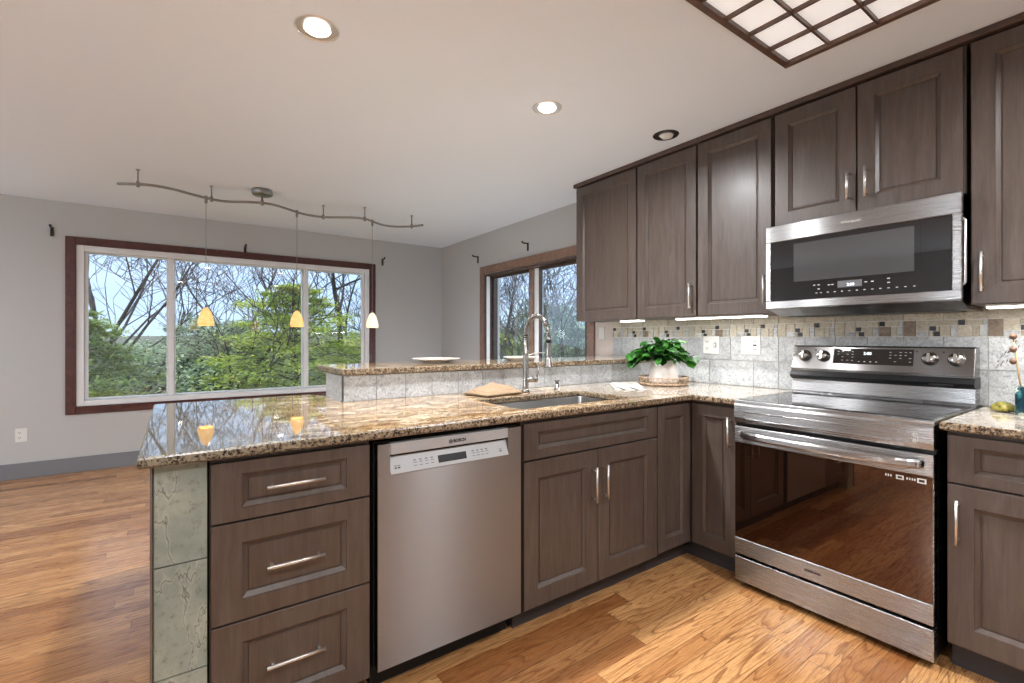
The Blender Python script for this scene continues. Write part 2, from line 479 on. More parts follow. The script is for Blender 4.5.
class MB:
    """collects geometry in world coordinates, then links it as one mesh"""
    def __init__(s):
        s.bm = bmesh.new()
        s.mi = 0
    def _faces(s, fs):
        for f in fs:
            f.material_index = s.mi
    def box(s, x0, x1, y0, y1, z0, z1, bev=0.0, seg=1):
        if x0 > x1: x0, x1 = x1, x0
        if y0 > y1: y0, y1 = y1, y0
        if z0 > z1: z0, z1 = z1, z0
        vs = [s.bm.verts.new(c) for c in ((x0, y0, z0), (x1, y0, z0), (x1, y1, z0), (x0, y1, z0), (x0, y0, z1), (x1, y0, z1), (x1, y1, z1), (x0, y1, z1))]
        fs = [s.bm.faces.new([vs[i] for i in q]) for q in ((0, 3, 2, 1), (4, 5, 6, 7), (0, 1, 5, 4), (1, 2, 6, 5), (2, 3, 7, 6), (3, 0, 4, 7))]
        s._faces(fs)
        if bev > 0:
            es = list({e for f in fs for e in f.edges})
            r = bmesh.ops.bevel(s.bm, geom=es, offset=bev, segments=seg, affect='EDGES', profile=0.5)
            s._faces(r['faces'])
        return s
    def prism(s, pts, z0, z1, bev=0.0, seg=2, axis='Z'):
        def mp(a, b, c):
            return (a, b, c) if axis == 'Z' else ((a, c, b) if axis == 'Y' else (c, a, b))
        lo = [s.bm.verts.new(mp(p[0], p[1], z0)) for p in pts]
        hi = [s.bm.verts.new(mp(p[0], p[1], z1)) for p in pts]
        n = len(pts)
        fs = [s.bm.faces.new(lo[::-1]), s.bm.faces.new(hi)]
        for i in range(n):
            fs.append(s.bm.faces.new((lo[i], lo[(i + 1) % n], hi[(i + 1) % n], hi[i])))
        s._faces(fs)
        if bev > 0:
            es = list(fs[0].edges) + list(fs[1].edges)
            r = bmesh.ops.bevel(s.bm, geom=es, offset=bev, segments=seg, affect='EDGES', profile=0.5)
            s._faces(r['faces'])
        return s
    def quad(s, *ps):
        vs = [s.bm.verts.new(p) for p in ps]
        f = s.bm.faces.new(vs)
        s._faces([f])
        return f
    def tube(s, pts, rad, n=10, cap=True, closed=False):
        pts = [Vector(p) for p in pts]
        rads = rad if isinstance(rad, (list, tuple)) else [rad] * len(pts)
        m = len(pts)
        T = []
        for i in range(m):
            if closed:
                t = pts[(i + 1) % m] - pts[i - 1]
            else:
                t = pts[min(i + 1, m - 1)] - pts[max(i - 1, 0)]
            T.append(t.normalized())
        up = Vector((0, 0, 1)) if abs(T[0].z) < 0.9 else Vector((1, 0, 0))
        a = T[0].cross(up).normalized()
        rings = []
        for i in range(m):
            a = (a - T[i] * a.dot(T[i])).normalized()
            b = T[i].cross(a)
            rings.append([s.bm.verts.new(pts[i] + (a * math.cos(2 * PI * k / n) + b * math.sin(2 * PI * k / n)) * rads[i]) for k in range(n)])
        fs = []
        rng = range(m) if closed else range(m - 1)
        for i in rng:
            r0, r1 = rings[i], rings[(i + 1) % m]
            for k in range(n):
                fs.append(s.bm.faces.new((r0[k], r0[(k + 1) % n], r1[(k + 1) % n], r1[k])))
        if cap and not closed:
            fs.append(s.bm.faces.new(rings[0][::-1]))
            fs.append(s.bm.faces.new(rings[-1]))
        for f in fs:
            f.smooth = True
        s._faces(fs)
        return s
    def lathe(s, c, prof, n=32, axis=(0, 0, 1), smooth=True):
        """prof: list of (radius, height) along axis from c"""
        c = Vector(c); ax = Vector(axis).normalized()
        a = ax.orthogonal().normalized(); b = ax.cross(a)
        rings = []
        for r, h in prof:
            if r < 1e-6:
                rings.append([s.bm.verts.new(c + ax * h)])
            else:
                rings.append([s.bm.verts.new(c + ax * h + (a * math.cos(2 * PI * k / n) + b * math.sin(2 * PI * k / n)) * r) for k in range(n)])
        fs = []
        for r0, r1 in zip(rings, rings[1:]):
            if len(r0) == 1 and len(r1) == 1:
                continue
            for k in range(n):
                k2 = (k + 1) % n
                if len(r0) == 1:
                    fs.append(s.bm.faces.new((r0[0], r1[k2], r1[k])))
                elif len(r1) == 1:
                    fs.append(s.bm.faces.new((r0[k], r0[k2], r1[0])))
                else:
                    fs.append(s.bm.faces.new((r0[k], r0[k2], r1[k2], r1[k])))
        for f in fs:
            f.smooth = smooth
        s._faces(fs)
        return s
    def build(s, name, mats, parent=None, origin=None, tint=None, fixn=True):
        if fixn:
            bmesh.ops.recalc_face_normals(s.bm, faces=s.bm.faces[:])
        off = wloc(parent) if parent else Vector(origin or (0, 0, 0))
        if off.length > 0:
            bmesh.ops.translate(s.bm, verts=s.bm.verts[:], vec=-off)
        me = bpy.data.meshes.new(name)
        s.bm.to_mesh(me)
        s.bm.free()
        for m in (mats if isinstance(mats, (list, tuple)) else [mats]):
            me.materials.append(M[m])
        if tint is not None:
            at = me.color_attributes.new('tint', 'FLOAT_COLOR', 'CORNER')
            for p in me.polygons:
                col = tint[p.index] if p.index < len(tint) else (0.5, 0.5, 0.5, 1)
                for li in p.loop_indices:
                    at.data[li].color = col
        o = bpy.data.objects.new(name, me)
        link(o)
        if parent:
            o.parent = parent
        else:
            o.location = off
        return o
    def single(s, name, mats, label, cat, origin=(0, 0, 0), group=None, kind=None):
        return props(s.build(name, mats, None, origin), label, cat, group, kind)

def text_mesh(name, body, size, mat, parent, pos, xdir, updir, align='CENTER', ext=0.0006, bold=0.0):
    cu = bpy.data.curves.new(name, 'FONT')
    cu.body = body; cu.size = size; cu.extrude = ext; cu.offset = bold
    cu.align_x = align; cu.align_y = 'CENTER'
    tmp = bpy.data.objects.new(name + '_tmp', cu)
    link(tmp)
    dg = bpy.context.evaluated_depsgraph_get()
    me = bpy.data.meshes.new_from_object(tmp.evaluated_get(dg))
    bpy.data.objects.remove(tmp)
    bpy.data.curves.remove(cu)
    x = Vector(xdir).normalized(); u = Vector(updir).normalized(); z = x.cross(u)
    mat3 = Matrix((x, u, z)).transposed().to_4x4()
    me.transform(Matrix.Translation(Vector(pos) - wloc(parent)) @ mat3)
    me.materials.clear()
    me.materials.append(M[mat])
    o = bpy.data.objects.new(name, me)
    link(o)
    o.parent = parent
    return o

# shaker panel: face plane frame. P(u, w, z): w outward from the face
def FX(yf):          # face looks toward -Y, u = X
    return lambda u, w, z: (u, yf - w, z)
def FY(xf):          # face looks toward -X, u = Y
    return lambda u, w, z: (xf - w, u, z)
def shaker(P, u0, u1, z0, z1, stile=0.072, th=0.02, rec=0.013, slope=0.014, rail=None):
    rail = rail or stile
    m = MB(); bm = m.bm
    def ring(iu, iz, w):
        return [bm.verts.new(P(a, w, b)) for a, b in ((u0 + iu, z0 + iz), (u1 - iu, z0 + iz), (u1 - iu, z1 - iz), (u0 + iu, z1 - iz))]
    ch = 0.0015
    rs = [ring(0, 0, -th), ring(0, 0, -ch), ring(ch, ch, 0), ring(stile, rail, 0), ring(stile + 0.0015, rail + 0.0015, -0.004), ring(stile + slope, rail + slope, -rec), ring(stile + slope + 0.0005, rail + slope + 0.0005, -rec - 0.0035), ring(stile + slope + 0.0045, rail + slope + 0.0045, -rec - 0.0035), ring(stile + slope + 0.006, rail + slope + 0.006, -rec)]
    bm.faces.new(rs[0][::-1])
    for a, b in zip(rs, rs[1:]):
        for k in range(4):
            bm.faces.new((a[k], a[(k + 1) % 4], b[(k + 1) % 4], b[k]))
    bm.faces.new(rs[-1])
    return m
def bar_handle(P, u0, z0, u1, z1, parent, r=0.0055, stand=0.030, inset=0.10, mat='nickel'):
    m = MB()
    m.tube([P(u0, stand, z0), P(u1, stand, z1)], r, 12)
    for f in (inset, 1 - inset):
        u = u0 + (u1 - u0) * f; z = z0 + (z1 - z0) * f
        m.tube([P(u, 0.0, z), P(u, stand, z)], r * 0.8, 8)
    return m.build('handle', mat, parent)

# ------------------------------------------------------------ room shell
def wall_grid(xs, zs, holes, mk):
    """returns cells not in holes"""
    for i in range(len(xs) - 1):
        for j in range(len(zs) - 1):
            cx, cz = (xs[i] + xs[i + 1]) / 2, (zs[j] + zs[j + 1]) / 2
            if not any(h[0] < cx < h[1] and h[2] < cz < h[3] for h in holes):
                mk(xs[i], xs[i + 1], zs[j], zs[j + 1])
MB().box(XL - 0.2, XW + 0.2, YB - 0.2, YW + 0.2, -0.12, 0.0).single('floor', 'floor', 'honey oak strip floor running under the kitchen and dining area', 'floor', kind='structure')
MB().box(XL - 0.9, XW + 0.2, YB - 0.9, YW + 0.2, ZC, ZC + 0.2).single('ceiling', 'ceil', 'flat white painted ceiling', 'ceiling', kind='structure')
WB = (-0.735, 1.98, 0.60, 2.085)         # back window opening x0,x1,z0,z1
m = MB()
wall_grid([XL - 0.2, WB[0], WB[1], XW + 0.2], [0, WB[2], WB[3], ZC], [WB], lambda a, b, c, d: m.box(a, b, YW, YW + 0.2, c, d))
m.single('wall_back', 'wall', 'grey painted dining wall holding the wide white-framed window', 'wall', kind='structure')
WR = (3.04, 4.74, 0.90, 1.975)           # right window opening y0,y1,z0,z1
m = MB()
wall_grid([YB - 0.2, WR[0], WR[1], YW + 0.2], [0, WR[2], WR[3], ZC], [WR], lambda a, b, c, d: m.box(XW, XW + 0.2, a, b, c, d))
m.single('wall_right', 'wall', 'grey painted wall behind the range and brown-trimmed window', 'wall', kind='structure')
MB().box(XL - 0.2, XL, YB - 0.2, YW + 0.2, 0, ZC).single('wall_left', 'wall', 'grey painted side wall outside the photo at left', 'wall', kind='structure')
MB().box(XL - 0.2, XW + 0.2, YB - 0.2, YB, 0, ZC).single('wall_front', 'wall', 'grey painted wall behind the photographer', 'wall', kind='structure')
m = MB()
m.box(XL, XW, YW - 0.014, YW, 0, 0.138, 0.003)
m.single('baseboard_back', 'baseboard', 'grey painted baseboard along the window wall', 'baseboard', kind='structure')

# ------------------------------------------------------------ window_1 (back wall, three panes)
w1 = thing('window_1', (0.62, YW, 0.53), 'wide three-pane white window with cherry casing in the far dining wall', 'window', kind='structure')
x0, x1, z0, z1 = -0.806, 2.055, 0.53, 2.155
cw = 0.068
def frame_xz(x0, x1, z0, z1, w, y0, y1, bev=0.003, wb=None):
    wb = wb or w
    m = MB()
    m.box(x0, x0 + w, y0, y1, z0, z1, bev); m.box(x1 - w, x1, y0, y1, z0, z1, bev)
    m.box(x0 + w, x1 - w, y0, y1, z1 - w, z1, bev); m.box(x0 + w, x1 - w, y0, y1, z0, z0 + wb, bev)
    return m
frame_xz(x0, x1, z0, z1, cw, YW - 0.022, YW, 0.004).build('casing', 'cherry', w1)
frame_xz(x0 + 0.052, x1 - 0.058, z0 + 0.05, z1 - 0.052, 0.02, YW - 0.032, YW - 0.001, 0.004).build('inner_moulding', 'cherry', w1)
frame_xz(WB[0] + 0.001, WB[1] - 0.001, WB[2] + 0.001, WB[3] - 0.001, 0.055, YW - 0.012, YW + 0.13, 0.003, 0.05).build('frame', 'vinyl', w1)
px = [-0.68, -0.047, 0.012, 1.205, 1.272, 1.925]
zt, zb = 2.03, 0.655
m = MB()
m.box(-0.6775, -0.652, YW + 0.02, YW + 0.029, zb + 0.002, zt - 0.002, 0.003); m.box(1.885, 1.9225, YW + 0.02, YW + 0.029, zb + 0.002, zt - 0.002, 0.003)
m.box(-0.052, -0.004, YW + 0.01, YW + 0.12, zb, zt, 0.003)
m.box(1.216, 1.262, YW + 0.01, YW + 0.12, zb, zt, 0.003)
m.build('mullion', 'vinyl', w1)
for k, (a, b) in enumerate(((-0.678, -0.054), (-0.002, 1.214), (1.264, 1.923))):
    sw = 0.011
    sash = frame_xz(a, b, zb + 0.002, zt - 0.002, sw, YW + 0.03, YW + 0.085, 0.003).build('sash', 'vinyl', w1)
    g = MB(); g.box(a + sw, b - sw, YW + 0.055, YW + 0.059, zb + sw, zt - sw)
    g.build('pane', 'glass', sash)

# ------------------------------------------------------------ window_2 (right wall)
w2 = thing('window_2', (XW, 3.9, 0.85), 'brown wood-trimmed sliding window in the right wall behind the faucet', 'window', kind='structure')
def frame_yz(y0, y1, z0, z1, w, xa, xb, bev=0.003):
    m = MB()
    m.box(xa, xb, y0, y0 + w, z0, z1, bev); m.box(xa, xb, y1 - w, y1, z0, z1, bev)
    m.box(xa, xb, y0 + w, y1 - w, z1 - w, z1, bev); m.box(xa, xb, y0 + w, y1 - w, z0, z0 + w, bev)
    return m
frame_yz(2.945, 4.835, 0.81, 2.07, 0.09, XW - 0.022, XW, 0.004).build('casing', 'taupe_wood', w2)
frame_yz(WR[0] + 0.001, WR[1] - 0.001, WR[2] + 0.001, WR[3] - 0.001, 0.022, XW - 0.012, XW + 0.16, 0.002).build('jamb', 'dark_wood', w2)
m = MB(); m.box(XW + 0.03, XW + 0.055, 3.875, 3.94, 0.925, 1.952, 0.003); m.build('mullion', 'taupe_wood', w2)
m = MB(); m.box(XW + 0.002, XW + 0.047, 4.7135, 4.7175, 0.924, 1.952, 0.001); m.build('jamb_liner', 'vinyl', w2)
for k, (a, b, dx, sw) in enumerate(((3.065, 3.80, 0.05, 0.03), (3.902, 4.712, 0.085, 0.022))):
    sash = frame_yz(a, b, 0.925, 1.95, sw, XW + dx, XW + dx + 0.03, 0.003).build('sash', 'dark_wood', w2)
    g = MB(); g.box(XW + dx + 0.013, XW + dx + 0.017, a + sw, b - sw, 0.925 + sw, 1.95 - sw)
    g.build('pane', 'glass', sash)
m = MB(); m.box(XW + 0.06, XW + 0.115, 3.802, 3.90, 0.925, 1.95, 0.003); m.build('centre_post', 'vinyl', w2)
m = MB(); m.box(XW + 0.03, XW + 0.05, 3.068, 3.085, 1.07, 1.15, 0.003); m.build('latch', 'black', w2)
# cream return between the window and the tile
MB().box(XW - 0.006, XW, 2.735, 2.945, 1.078, 1.36).single('trim_1', 'cream_trim', 'pale beige wall strip between the brown window and tiled backsplash', 'wall trim', kind='structure')

# ------------------------------------------------------------ base cabinets
def body_box(parent, x0, x1, y0, y1, z0, z1, name='body', mat='cab_side'):
    m = MB(); m.box(x0, x1, y0, y1, z0, z1, 0.001)
    return m.build(name, mat, parent)
P = FX(YF)
# drawer unit
dc = thing('drawer_cabinet', (0.30, 1.9, 0), 'brown stained drawer base cabinet with three drawers, between stone pillar and dishwasher', 'cabinet')
body_box(dc, 0.080, 0.532, YF + 0.021, 2.19, 0.10, 0.888)
body_box(dc, 0.082, 0.530, YF + 0.075, 2.18, 0.0, 0.099, 'toe_kick', 'toe')
for z0, z1, hz in ((0.703, 0.872, 0.792), (0.417, 0.697, 0.558), (0.098, 0.411, 0.268)):
    d = shaker(P, 0.083, 0.528, z0, z1, 0.074, rail=0.035 if z1 > 0.8 else 0.058).build('drawer', 'cab', dc)
    bar_handle(P, 0.219, hz, 0.381, hz, d)
# sink cabinet
sc = thing('sink_cabinet', (1.59, 1.9, 0), 'brown stained sink base cabinet with two doors and long false drawer front', 'cabinet')
m = MB()
m.box(1.162, 2.024, YF + 0.021, YF + 0.045, 0.10, 0.888, 0.001)
m.box(1.162, 1.182, YF + 0.045, 2.19, 0.10, 0.888); m.box(2.004, 2.024, YF + 0.045, 2.19, 0.10, 0.888)
m.box(1.182, 2.004, YF + 0.045, 2.19, 0.10, 0.12)
m.build('body', 'cab_side', sc)
body_box(sc, 1.162, 2.024, YF + 0.075, 2.18, 0.0, 0.099, 'toe_kick', 'toe')
shaker(P, 1.168, 2.020, 0.720, 0.872, 0.072, rail=0.038).build('false_drawer_front', 'cab', sc)
d = shaker(P, 1.168, 1.592, 0.103, 0.712).build('door', 'cab', sc)
bar_handle(P, 1.558, 0.480, 1.558, 0.640, d)
d = shaker(P, 1.596, 2.020, 0.103, 0.712).build('door', 'cab', sc)
bar_handle(P, 1.630, 0.480, 1.630, 0.640, d)
# corner cabinet, two doors meeting in the corner
cc = thing('corner_cabinet', (2.6, 1.9, 0), 'brown stained corner base cabinet with two doors meeting at the inner corner', 'cabinet')
m = MB()
m.prism([(2.026, YF + 0.021), (XR + 0.021, YF + 0.021), (XR + 0.021, 1.296), (2.96, 1.296), (2.96, 2.29), (2.026, 2.29)], 0.10, 0.888)
m.build('body', 'cab_side', cc)
m = MB(); m.prism([(2.026, YF + 0.075), (XR + 0.075, YF + 0.075), (XR + 0.075, 1.298), (2.95, 1.298), (2.95, 2.28), (2.026, 2.28)], 0.0, 0.099)
m.build('toe_kick', 'toe', cc)
shaker(P, 2.028, 2.306, 0.113, 0.872, 0.062).build('door', 'cab', cc)
PR = FY(XR)
d = shaker(PR, 1.301, 1.553, 0.113, 0.872, 0.062).build('door', 'cab', cc)
bar_handle(PR, 1.330, 0.661, 1.330, 0.823, d)
# right base cabinet
rc = thing('base_cabinet', (2.6, 0.2, 0), 'brown stained base cabinet with one drawer over one door, right of the range', 'cabinet')
body_box(rc, XR + 0.021, 2.96, -0.10, 0.500, 0.10, 0.888)
body_box(rc, XR + 0.075, 2.95, -0.10, 0.500, 0.0, 0.099, 'toe_kick', 'toe')
shaker(PR, 0.045, 0.497, 0.700, 0.872, 0.072, rail=0.038).build('drawer', 'cab', rc)
d = shaker(PR, 0.045, 0.497, 0.113, 0.692).build('door', 'cab', rc)
bar_handle(PR, 0.467, 0.481, 0.467, 0.642, d)

# stone pillar at the peninsula's end
sp = thing('stone_pillar', (0.01, 1.9, 0), 'pale green stone-tiled end pillar at the left end of the peninsula', 'pillar')
m = MB(); m.box(-0.046, 0.068, 1.580, 2.19, 0, 0.889); m.build('core', 'bar_grout', sp)
m = MB(); tints = []
rnd = random.Random(4)
for z0, z1 in ((0.0, 0.018), (0.022, 0.312), (0.316, 0.612), (0.616, 0.888)):
    m.box(-0.044, 0.074, 1.570, 1.5797, z0, z1)
    tints += [(rnd.random(), rnd.random(), rnd.random(), 1)] * 6
m.build('stone_tile', 'pillar_tile', sp, tint=tints)
m = MB(); m.box(-0.053, -0.0465, 1.566, 2.19, 0, 0.889, 0.001); m.build('edge_trim', 'steel_dark', sp)

# ------------------------------------------------------------ dishwasher
dw = thing('dishwasher', (0.84, 1.9, 0), 'stainless steel dishwasher under the granite counter with silver control strip', 'dishwasher')
m = MB(); m.box(0.548, 1.150, YF + 0.025, 2.15, 0.105, 0.872); m.build('body', 'gasket', dw)
m = MB(); m.box(0.56, 1.14, YF + 0.09, 2.15, 0.0, 0.104); m.build('toe_kick', 'gasket', dw)
yd = YF - 0.012      # door face
cpx0, cpx1 = 0.594, 1.080
m = MB()
bev = 0.003
m.prism([(0.551, 0.112), (1.142, 0.112), (1.142, 0.868), (cpx1, 0.868), (cpx1, 0.764), (cpx0, 0.764), (cpx0, 0.868), (0.551, 0.868)], yd, YF + 0.024, axis='Y')
m.build('door', 'steel_dw', dw)
m = MB(); m.box(cpx0 + 0.001, cpx1 - 0.001, yd - 0.002, YF + 0.02, 0.830, 0.868, 0.002); m.build('top_strip', 'grey_plastic', dw)
m = MB(); m.box(cpx0 + 0.001, cpx1 - 0.001, yd + 0.022, YF + 0.023, 0.765, 0.829); m.build('pocket', 'black', dw)
cp = MB()   # tilted control face
cp.prism([(yd - 0.004, 0.764), (yd + 0.022, 0.764), (yd + 0.022, 0.820), (yd + 0.016, 0.820)], cpx0 + 0.001, cpx1 - 0.001, axis='X')
cpo = cp.build('control_panel', 'grey_plastic', dw)
tilt = Vector((0, 0.020, 0.056)).normalized()
def on_panel(x, z, out=0.0007):
    f = (z - 0.764) / 0.056
    n = Vector((0, -tilt.z, tilt.y))
    return Vector((x, yd - 0.004 + 0.020 * f, z)) + n * out
m = MB()
for a in ((0.777, 0.776), (0.894, 0.776)):
    pass
m.quad(on_panel(0.775, 0.776), on_panel(0.892, 0.776), on_panel(0.892, 0.801), on_panel(0.775, 0.801))
m.mi = 1
for x in (0.680, 0.702, 0.724, 0.746, 0.916, 0.936, 0.956, 0.976):
    m.quad(on_panel(x, 0.780), on_panel(x + 0.013, 0.780), on_panel(x + 0.013, 0.7815), on_panel(x, 0.7815))
    m.quad(on_panel(x, 0.790), on_panel(x + 0.013, 0.790), on_panel(x + 0.013, 0.7915), on_panel(x, 0.7915))
    m.quad(on_panel(x, 0.797), on_panel(x + 0.010, 0.797), on_panel(x + 0.010, 0.7995), on_panel(x, 0.7995))
for x in (0.610, 0.622, 1.040):
    m.quad(on_panel(x, 0.780), on_panel(x + 0.009, 0.780), on_panel(x + 0.009, 0.784), on_panel(x, 0.784))
    m.quad(on_panel(x, 0.788), on_panel(x + 0.009, 0.788), on_panel(x + 0.009, 0.790), on_panel(x, 0.790))
m.build('display', ['black', 'ink'], cpo)
text_mesh('lettering', 'BOSCH', 0.016, 'ink', dw, (0.860, yd - 0.0025, 0.848), (1, 0, 0), (0, 0, 1), bold=0.0005)
m = MB(); m.tube([(0.823 + 0.0065 * math.cos(a), yd - 0.0027, 0.848 + 0.0065 * math.sin(a)) for a in [i * 2 * PI / 20 for i in range(20)]], 0.0011, 6, closed=True)
m.box(0.8195, 0.8265, yd - 0.0035, yd - 0.002, 0.8473, 0.8487); m.box(0.8195, 0.821, yd - 0.0035, yd - 0.002, 0.844, 0.852); m.box(0.825, 0.8265, yd - 0.0035, yd - 0.002, 0.844, 0.852)
m.build('emblem', 'ink', dw)

# ------------------------------------------------------------ granite worktops
def slab(pts, holes, z0, z1, bev=0.006):
    """polygon slab with rectangular hole, polished top and rough-flecked edge (material 1)"""
    m = MB(); bm = m.bm
    def loop(ps, z):
        return [bm.verts.new((x, y, z)) for x, y in ps]
    def edges(vs):
        return [bm.edges.new((vs[i], vs[(i + 1) % len(vs)])) for i in range(len(vs))]
    # side rings with a rounded nose
    prof = [(bev, z1), (bev * 0.3, z1 - bev * 0.3), (0.0, z1 - bev), (0.0, z0 + bev), (bev, z0)]
    def inset(ps, d, sgn=1):
        n = len(ps); out = []
        for i in range(n):
            p0, p1, p2 = Vector(ps[i - 1]), Vector(ps[i]), Vector(ps[(i + 1) % n])
            a = (p1 - p0).normalized(); b = (p2 - p1).normalized()
            na = Vector((-a.y, a.x)); nb = Vector((-b.y, b.x))
            nn = (na + nb); nn = nn / max(nn.dot(na), 0.2)
            out.append(tuple(p1 + nn * d * sgn))
        return out
    allr = []
    for ps, sg in [(pts, 1)] + [(h, 1) for h in holes]:
        rings = [loop(inset(ps, d, sg), z) for d, z in prof]
        for a, b in zip(rings, rings[1:]):
            for k in range(len(a)):
                f = bm.faces.new((a[k], a[(k + 1) % len(a)], b[(k + 1) % len(a)], b[k]))
                f.material_index = 1
        allr.append(rings)
    for zi in (0, -1):
        es = []
        for rings in allr:
            for k in range(len(rings[zi])):
                es.append(bm.edges.get((rings[zi][k], rings[zi][(k + 1) % len(rings[zi])])))
        r = bmesh.ops.triangle_fill(bm, use_beauty=True, use_dissolve=False, edges=es)
        for g in r['geom']:
            if isinstance(g, bmesh.types.BMFace):
                g.material_index = 0
    return m
def arc(cx, cy, r, a0, a1, n=5):
    return [(cx + r * math.cos(R(a0 + (a1 - a0) * i / n)), cy + r * math.sin(R(a0 + (a1 - a0) * i / n))) for i in range(n + 1)]
SX0, SX1, SY0, SY1 = 1.21, 1.925, 1.64, 2.03
hole = arc(SX0 + 0.02, SY0 + 0.02, 0.02, 270, 180) + arc(SX0 + 0.02, SY1 - 0.02, 0.02, 180, 90) + arc(SX1 - 0.02, SY1 - 0.02, 0.02, 90, 0) + arc(SX1 - 0.02, SY0 + 0.02, 0.02, 0, -90)
YCF, XCF = 1.530, 2.280
outer = [(-0.078, YCF), (XCF, YCF), (XCF, 1.292), (2.970, 1.292), (2.970, 2.318), (0.655, 2.318), (0.655, 2.62), (0.600, 2.74), (-0.068, 2.752), (-0.078, 2.74)]
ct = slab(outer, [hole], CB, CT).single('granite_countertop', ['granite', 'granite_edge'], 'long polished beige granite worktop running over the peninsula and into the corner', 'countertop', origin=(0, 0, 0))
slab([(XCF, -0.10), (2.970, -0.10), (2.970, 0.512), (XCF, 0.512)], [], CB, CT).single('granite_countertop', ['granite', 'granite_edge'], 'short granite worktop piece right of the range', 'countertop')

# sink basin
sk = thing('kitchen_sink', (1.56, 1.83, 0.70), 'undermount stainless single-bowl sink set in the granite peninsula', 'sink')
m = MB(); bm = m.bm
def rr(x0, x1, y0, y1, r, z):
    ps = arc(x1 - r, y1 - r, r, 0, 90) + arc(x0 + r, y1 - r, r, 90, 180) + arc(x0 + r, y0 + r, r, 180, 270) + arc(x1 - r, y0 + r, r, 270, 360)
    return [bm.verts.new((a, b, z)) for a, b in ps]
rings = [rr(SX0 - 0.022, SX1 + 0.022, SY0 - 0.022, SY1 + 0.022, 0.03, 0.887), rr(SX0 + 0.002, SX1 - 0.002, SY0 + 0.002, SY1 - 0.002, 0.02, 0.887), rr(SX0 + 0.006, SX1 - 0.006, SY0 + 0.006, SY1 - 0.006, 0.02, 0.72),
         rr(SX0 + 0.03, SX1 - 0.03, SY0 + 0.03, SY1 - 0.03, 0.02, 0.70)]
for a, b in zip(rings, rings[1:]):
    for k in range(len(a)):
        f = bm.faces.new((a[k], a[(k + 1) % len(a)], b[(k + 1) % len(a)], b[k]))
bm.faces.new(rings[-1])
m.build('basin', 'sink_steel', sk)
MB().lathe((1.56, 1.86, 0.7005), [(0.0, 0.001), (0.03, 0.001), (0.045, 0.004), (0.048, 0.0)], 24).build('drain', 'chrome', sk)

# ------------------------------------------------------------ faucet and dispenser
fx, fy = 1.622, 2.150
fa = thing('kitchen_faucet', (fx, fy, CT), 'tall gooseneck spring faucet of brushed steel behind the sink', 'faucet')
m = MB(); m.lathe((fx, fy, CT), [(0.0, 0), (0.026, 0), (0.026, 0.006), (0.019, 0.012), (0.017, 0.02), (0.0165, 0.20), (0.013, 0.215), (0.012, 0.33), (0.0, 0.33)], 24)
m.build('column', 'chrome', fa)
cy, cz, cr = fy - 0.100, 1.247, 0.100
pts = [(fx, cy + cr * math.cos(R(a)), cz + cr * math.sin(R(a))) for a in range(0, 181, 6)]
m = MB(); m.tube([(fx, fy, 1.2)] + pts + [(fx, fy - 0.200, 1.225)], 0.0085, 10)
m.build('hose', 'rail_metal', fa)
m = MB(); hp = []
L = [Vector(p) for p in [(fx, fy, 1.215), (fx, fy, 1.235)] + pts]
turns = 30
seglen = [0]
for a, b in zip(L, L[1:]): seglen.append(seglen[-1] + (b - a).length)
N = turns * 10
for i in range(N + 1):
    s_ = seglen[-1] * i / N
    j = max(k_ for k_ in range(len(L) - 1) if seglen[k_] <= s_ + 1e-9)
    t_ = (s_ - seglen[j]) / max(seglen[j + 1] - seglen[j], 1e-9)
    c_ = L[j].lerp(L[j + 1], min(t_, 1))
    tg = (L[j + 1] - L[j]).normalized()
    a_ = Vector((1, 0, 0)); b_ = tg.cross(a_)
    th = 2 * PI * turns * i / N
    hp.append(c_ + (a_ * math.cos(th) + b_ * math.sin(th)) * 0.0135)
m.tube(hp, 0.0024, 5)
m.build('spring', 'chrome', fa)
m = MB(); m.lathe((fx, fy - 0.200, 1.235), [(0.0, 0.0), (0.012, 0.0), (0.0135, -0.02), (0.0125, -0.035), (0.0115, -0.05), (0.015, -0.10), (0.019, -0.15), (0.027, -0.158), (0.026, -0.168), (0.0, -0.168)], 20)
m.build('spray_head', 'chrome', fa)
m = MB(); m.lathe((fx, fy - 0.200, 1.20), [(0.0145, 0.0), (0.0155, 0.004), (0.0155, 0.014), (0.0145, 0.018)], 16); m.build('docking_ring', 'black', fa)
m = MB(); m.tube([(fx, fy, 0.992), (fx + 0.045, fy - 0.028, 0.992)], 0.016, 14); m.tube([(fx + 0.045, fy - 0.028, 0.992), (fx + 0.058, fy - 0.035, 0.992)], 0.0172, 14)
m.tube([(fx + 0.052, fy - 0.032, 1.0), (fx + 0.058, fy - 0.036, 1.03), (fx + 0.070, fy - 0.044, 1.085)], [0.0055, 0.005, 0.006], 8)
m.build('lever', 'chrome', fa)
sd = thing('soap_dispenser', (1.839, 2.132, CT), 'small chrome soap dispenser pump right of the faucet', 'soap dispenser')
m = MB(); m.lathe((1.839, 2.132, CT), [(0, 0), (0.022, 0), (0.022, 0.005), (0.014, 0.014), (0.013, 0.034), (0.0, 0.034)], 18); m.build('collar', 'chrome', sd)
m = MB(); m.lathe((1.839, 2.132, CT + 0.034), [(0, 0), (0.010, 0), (0.010, 0.014), (0.013, 0.016), (0.013, 0.024), (0, 0.026)], 18); m.build('pump_head', 'steel_dark', sd)

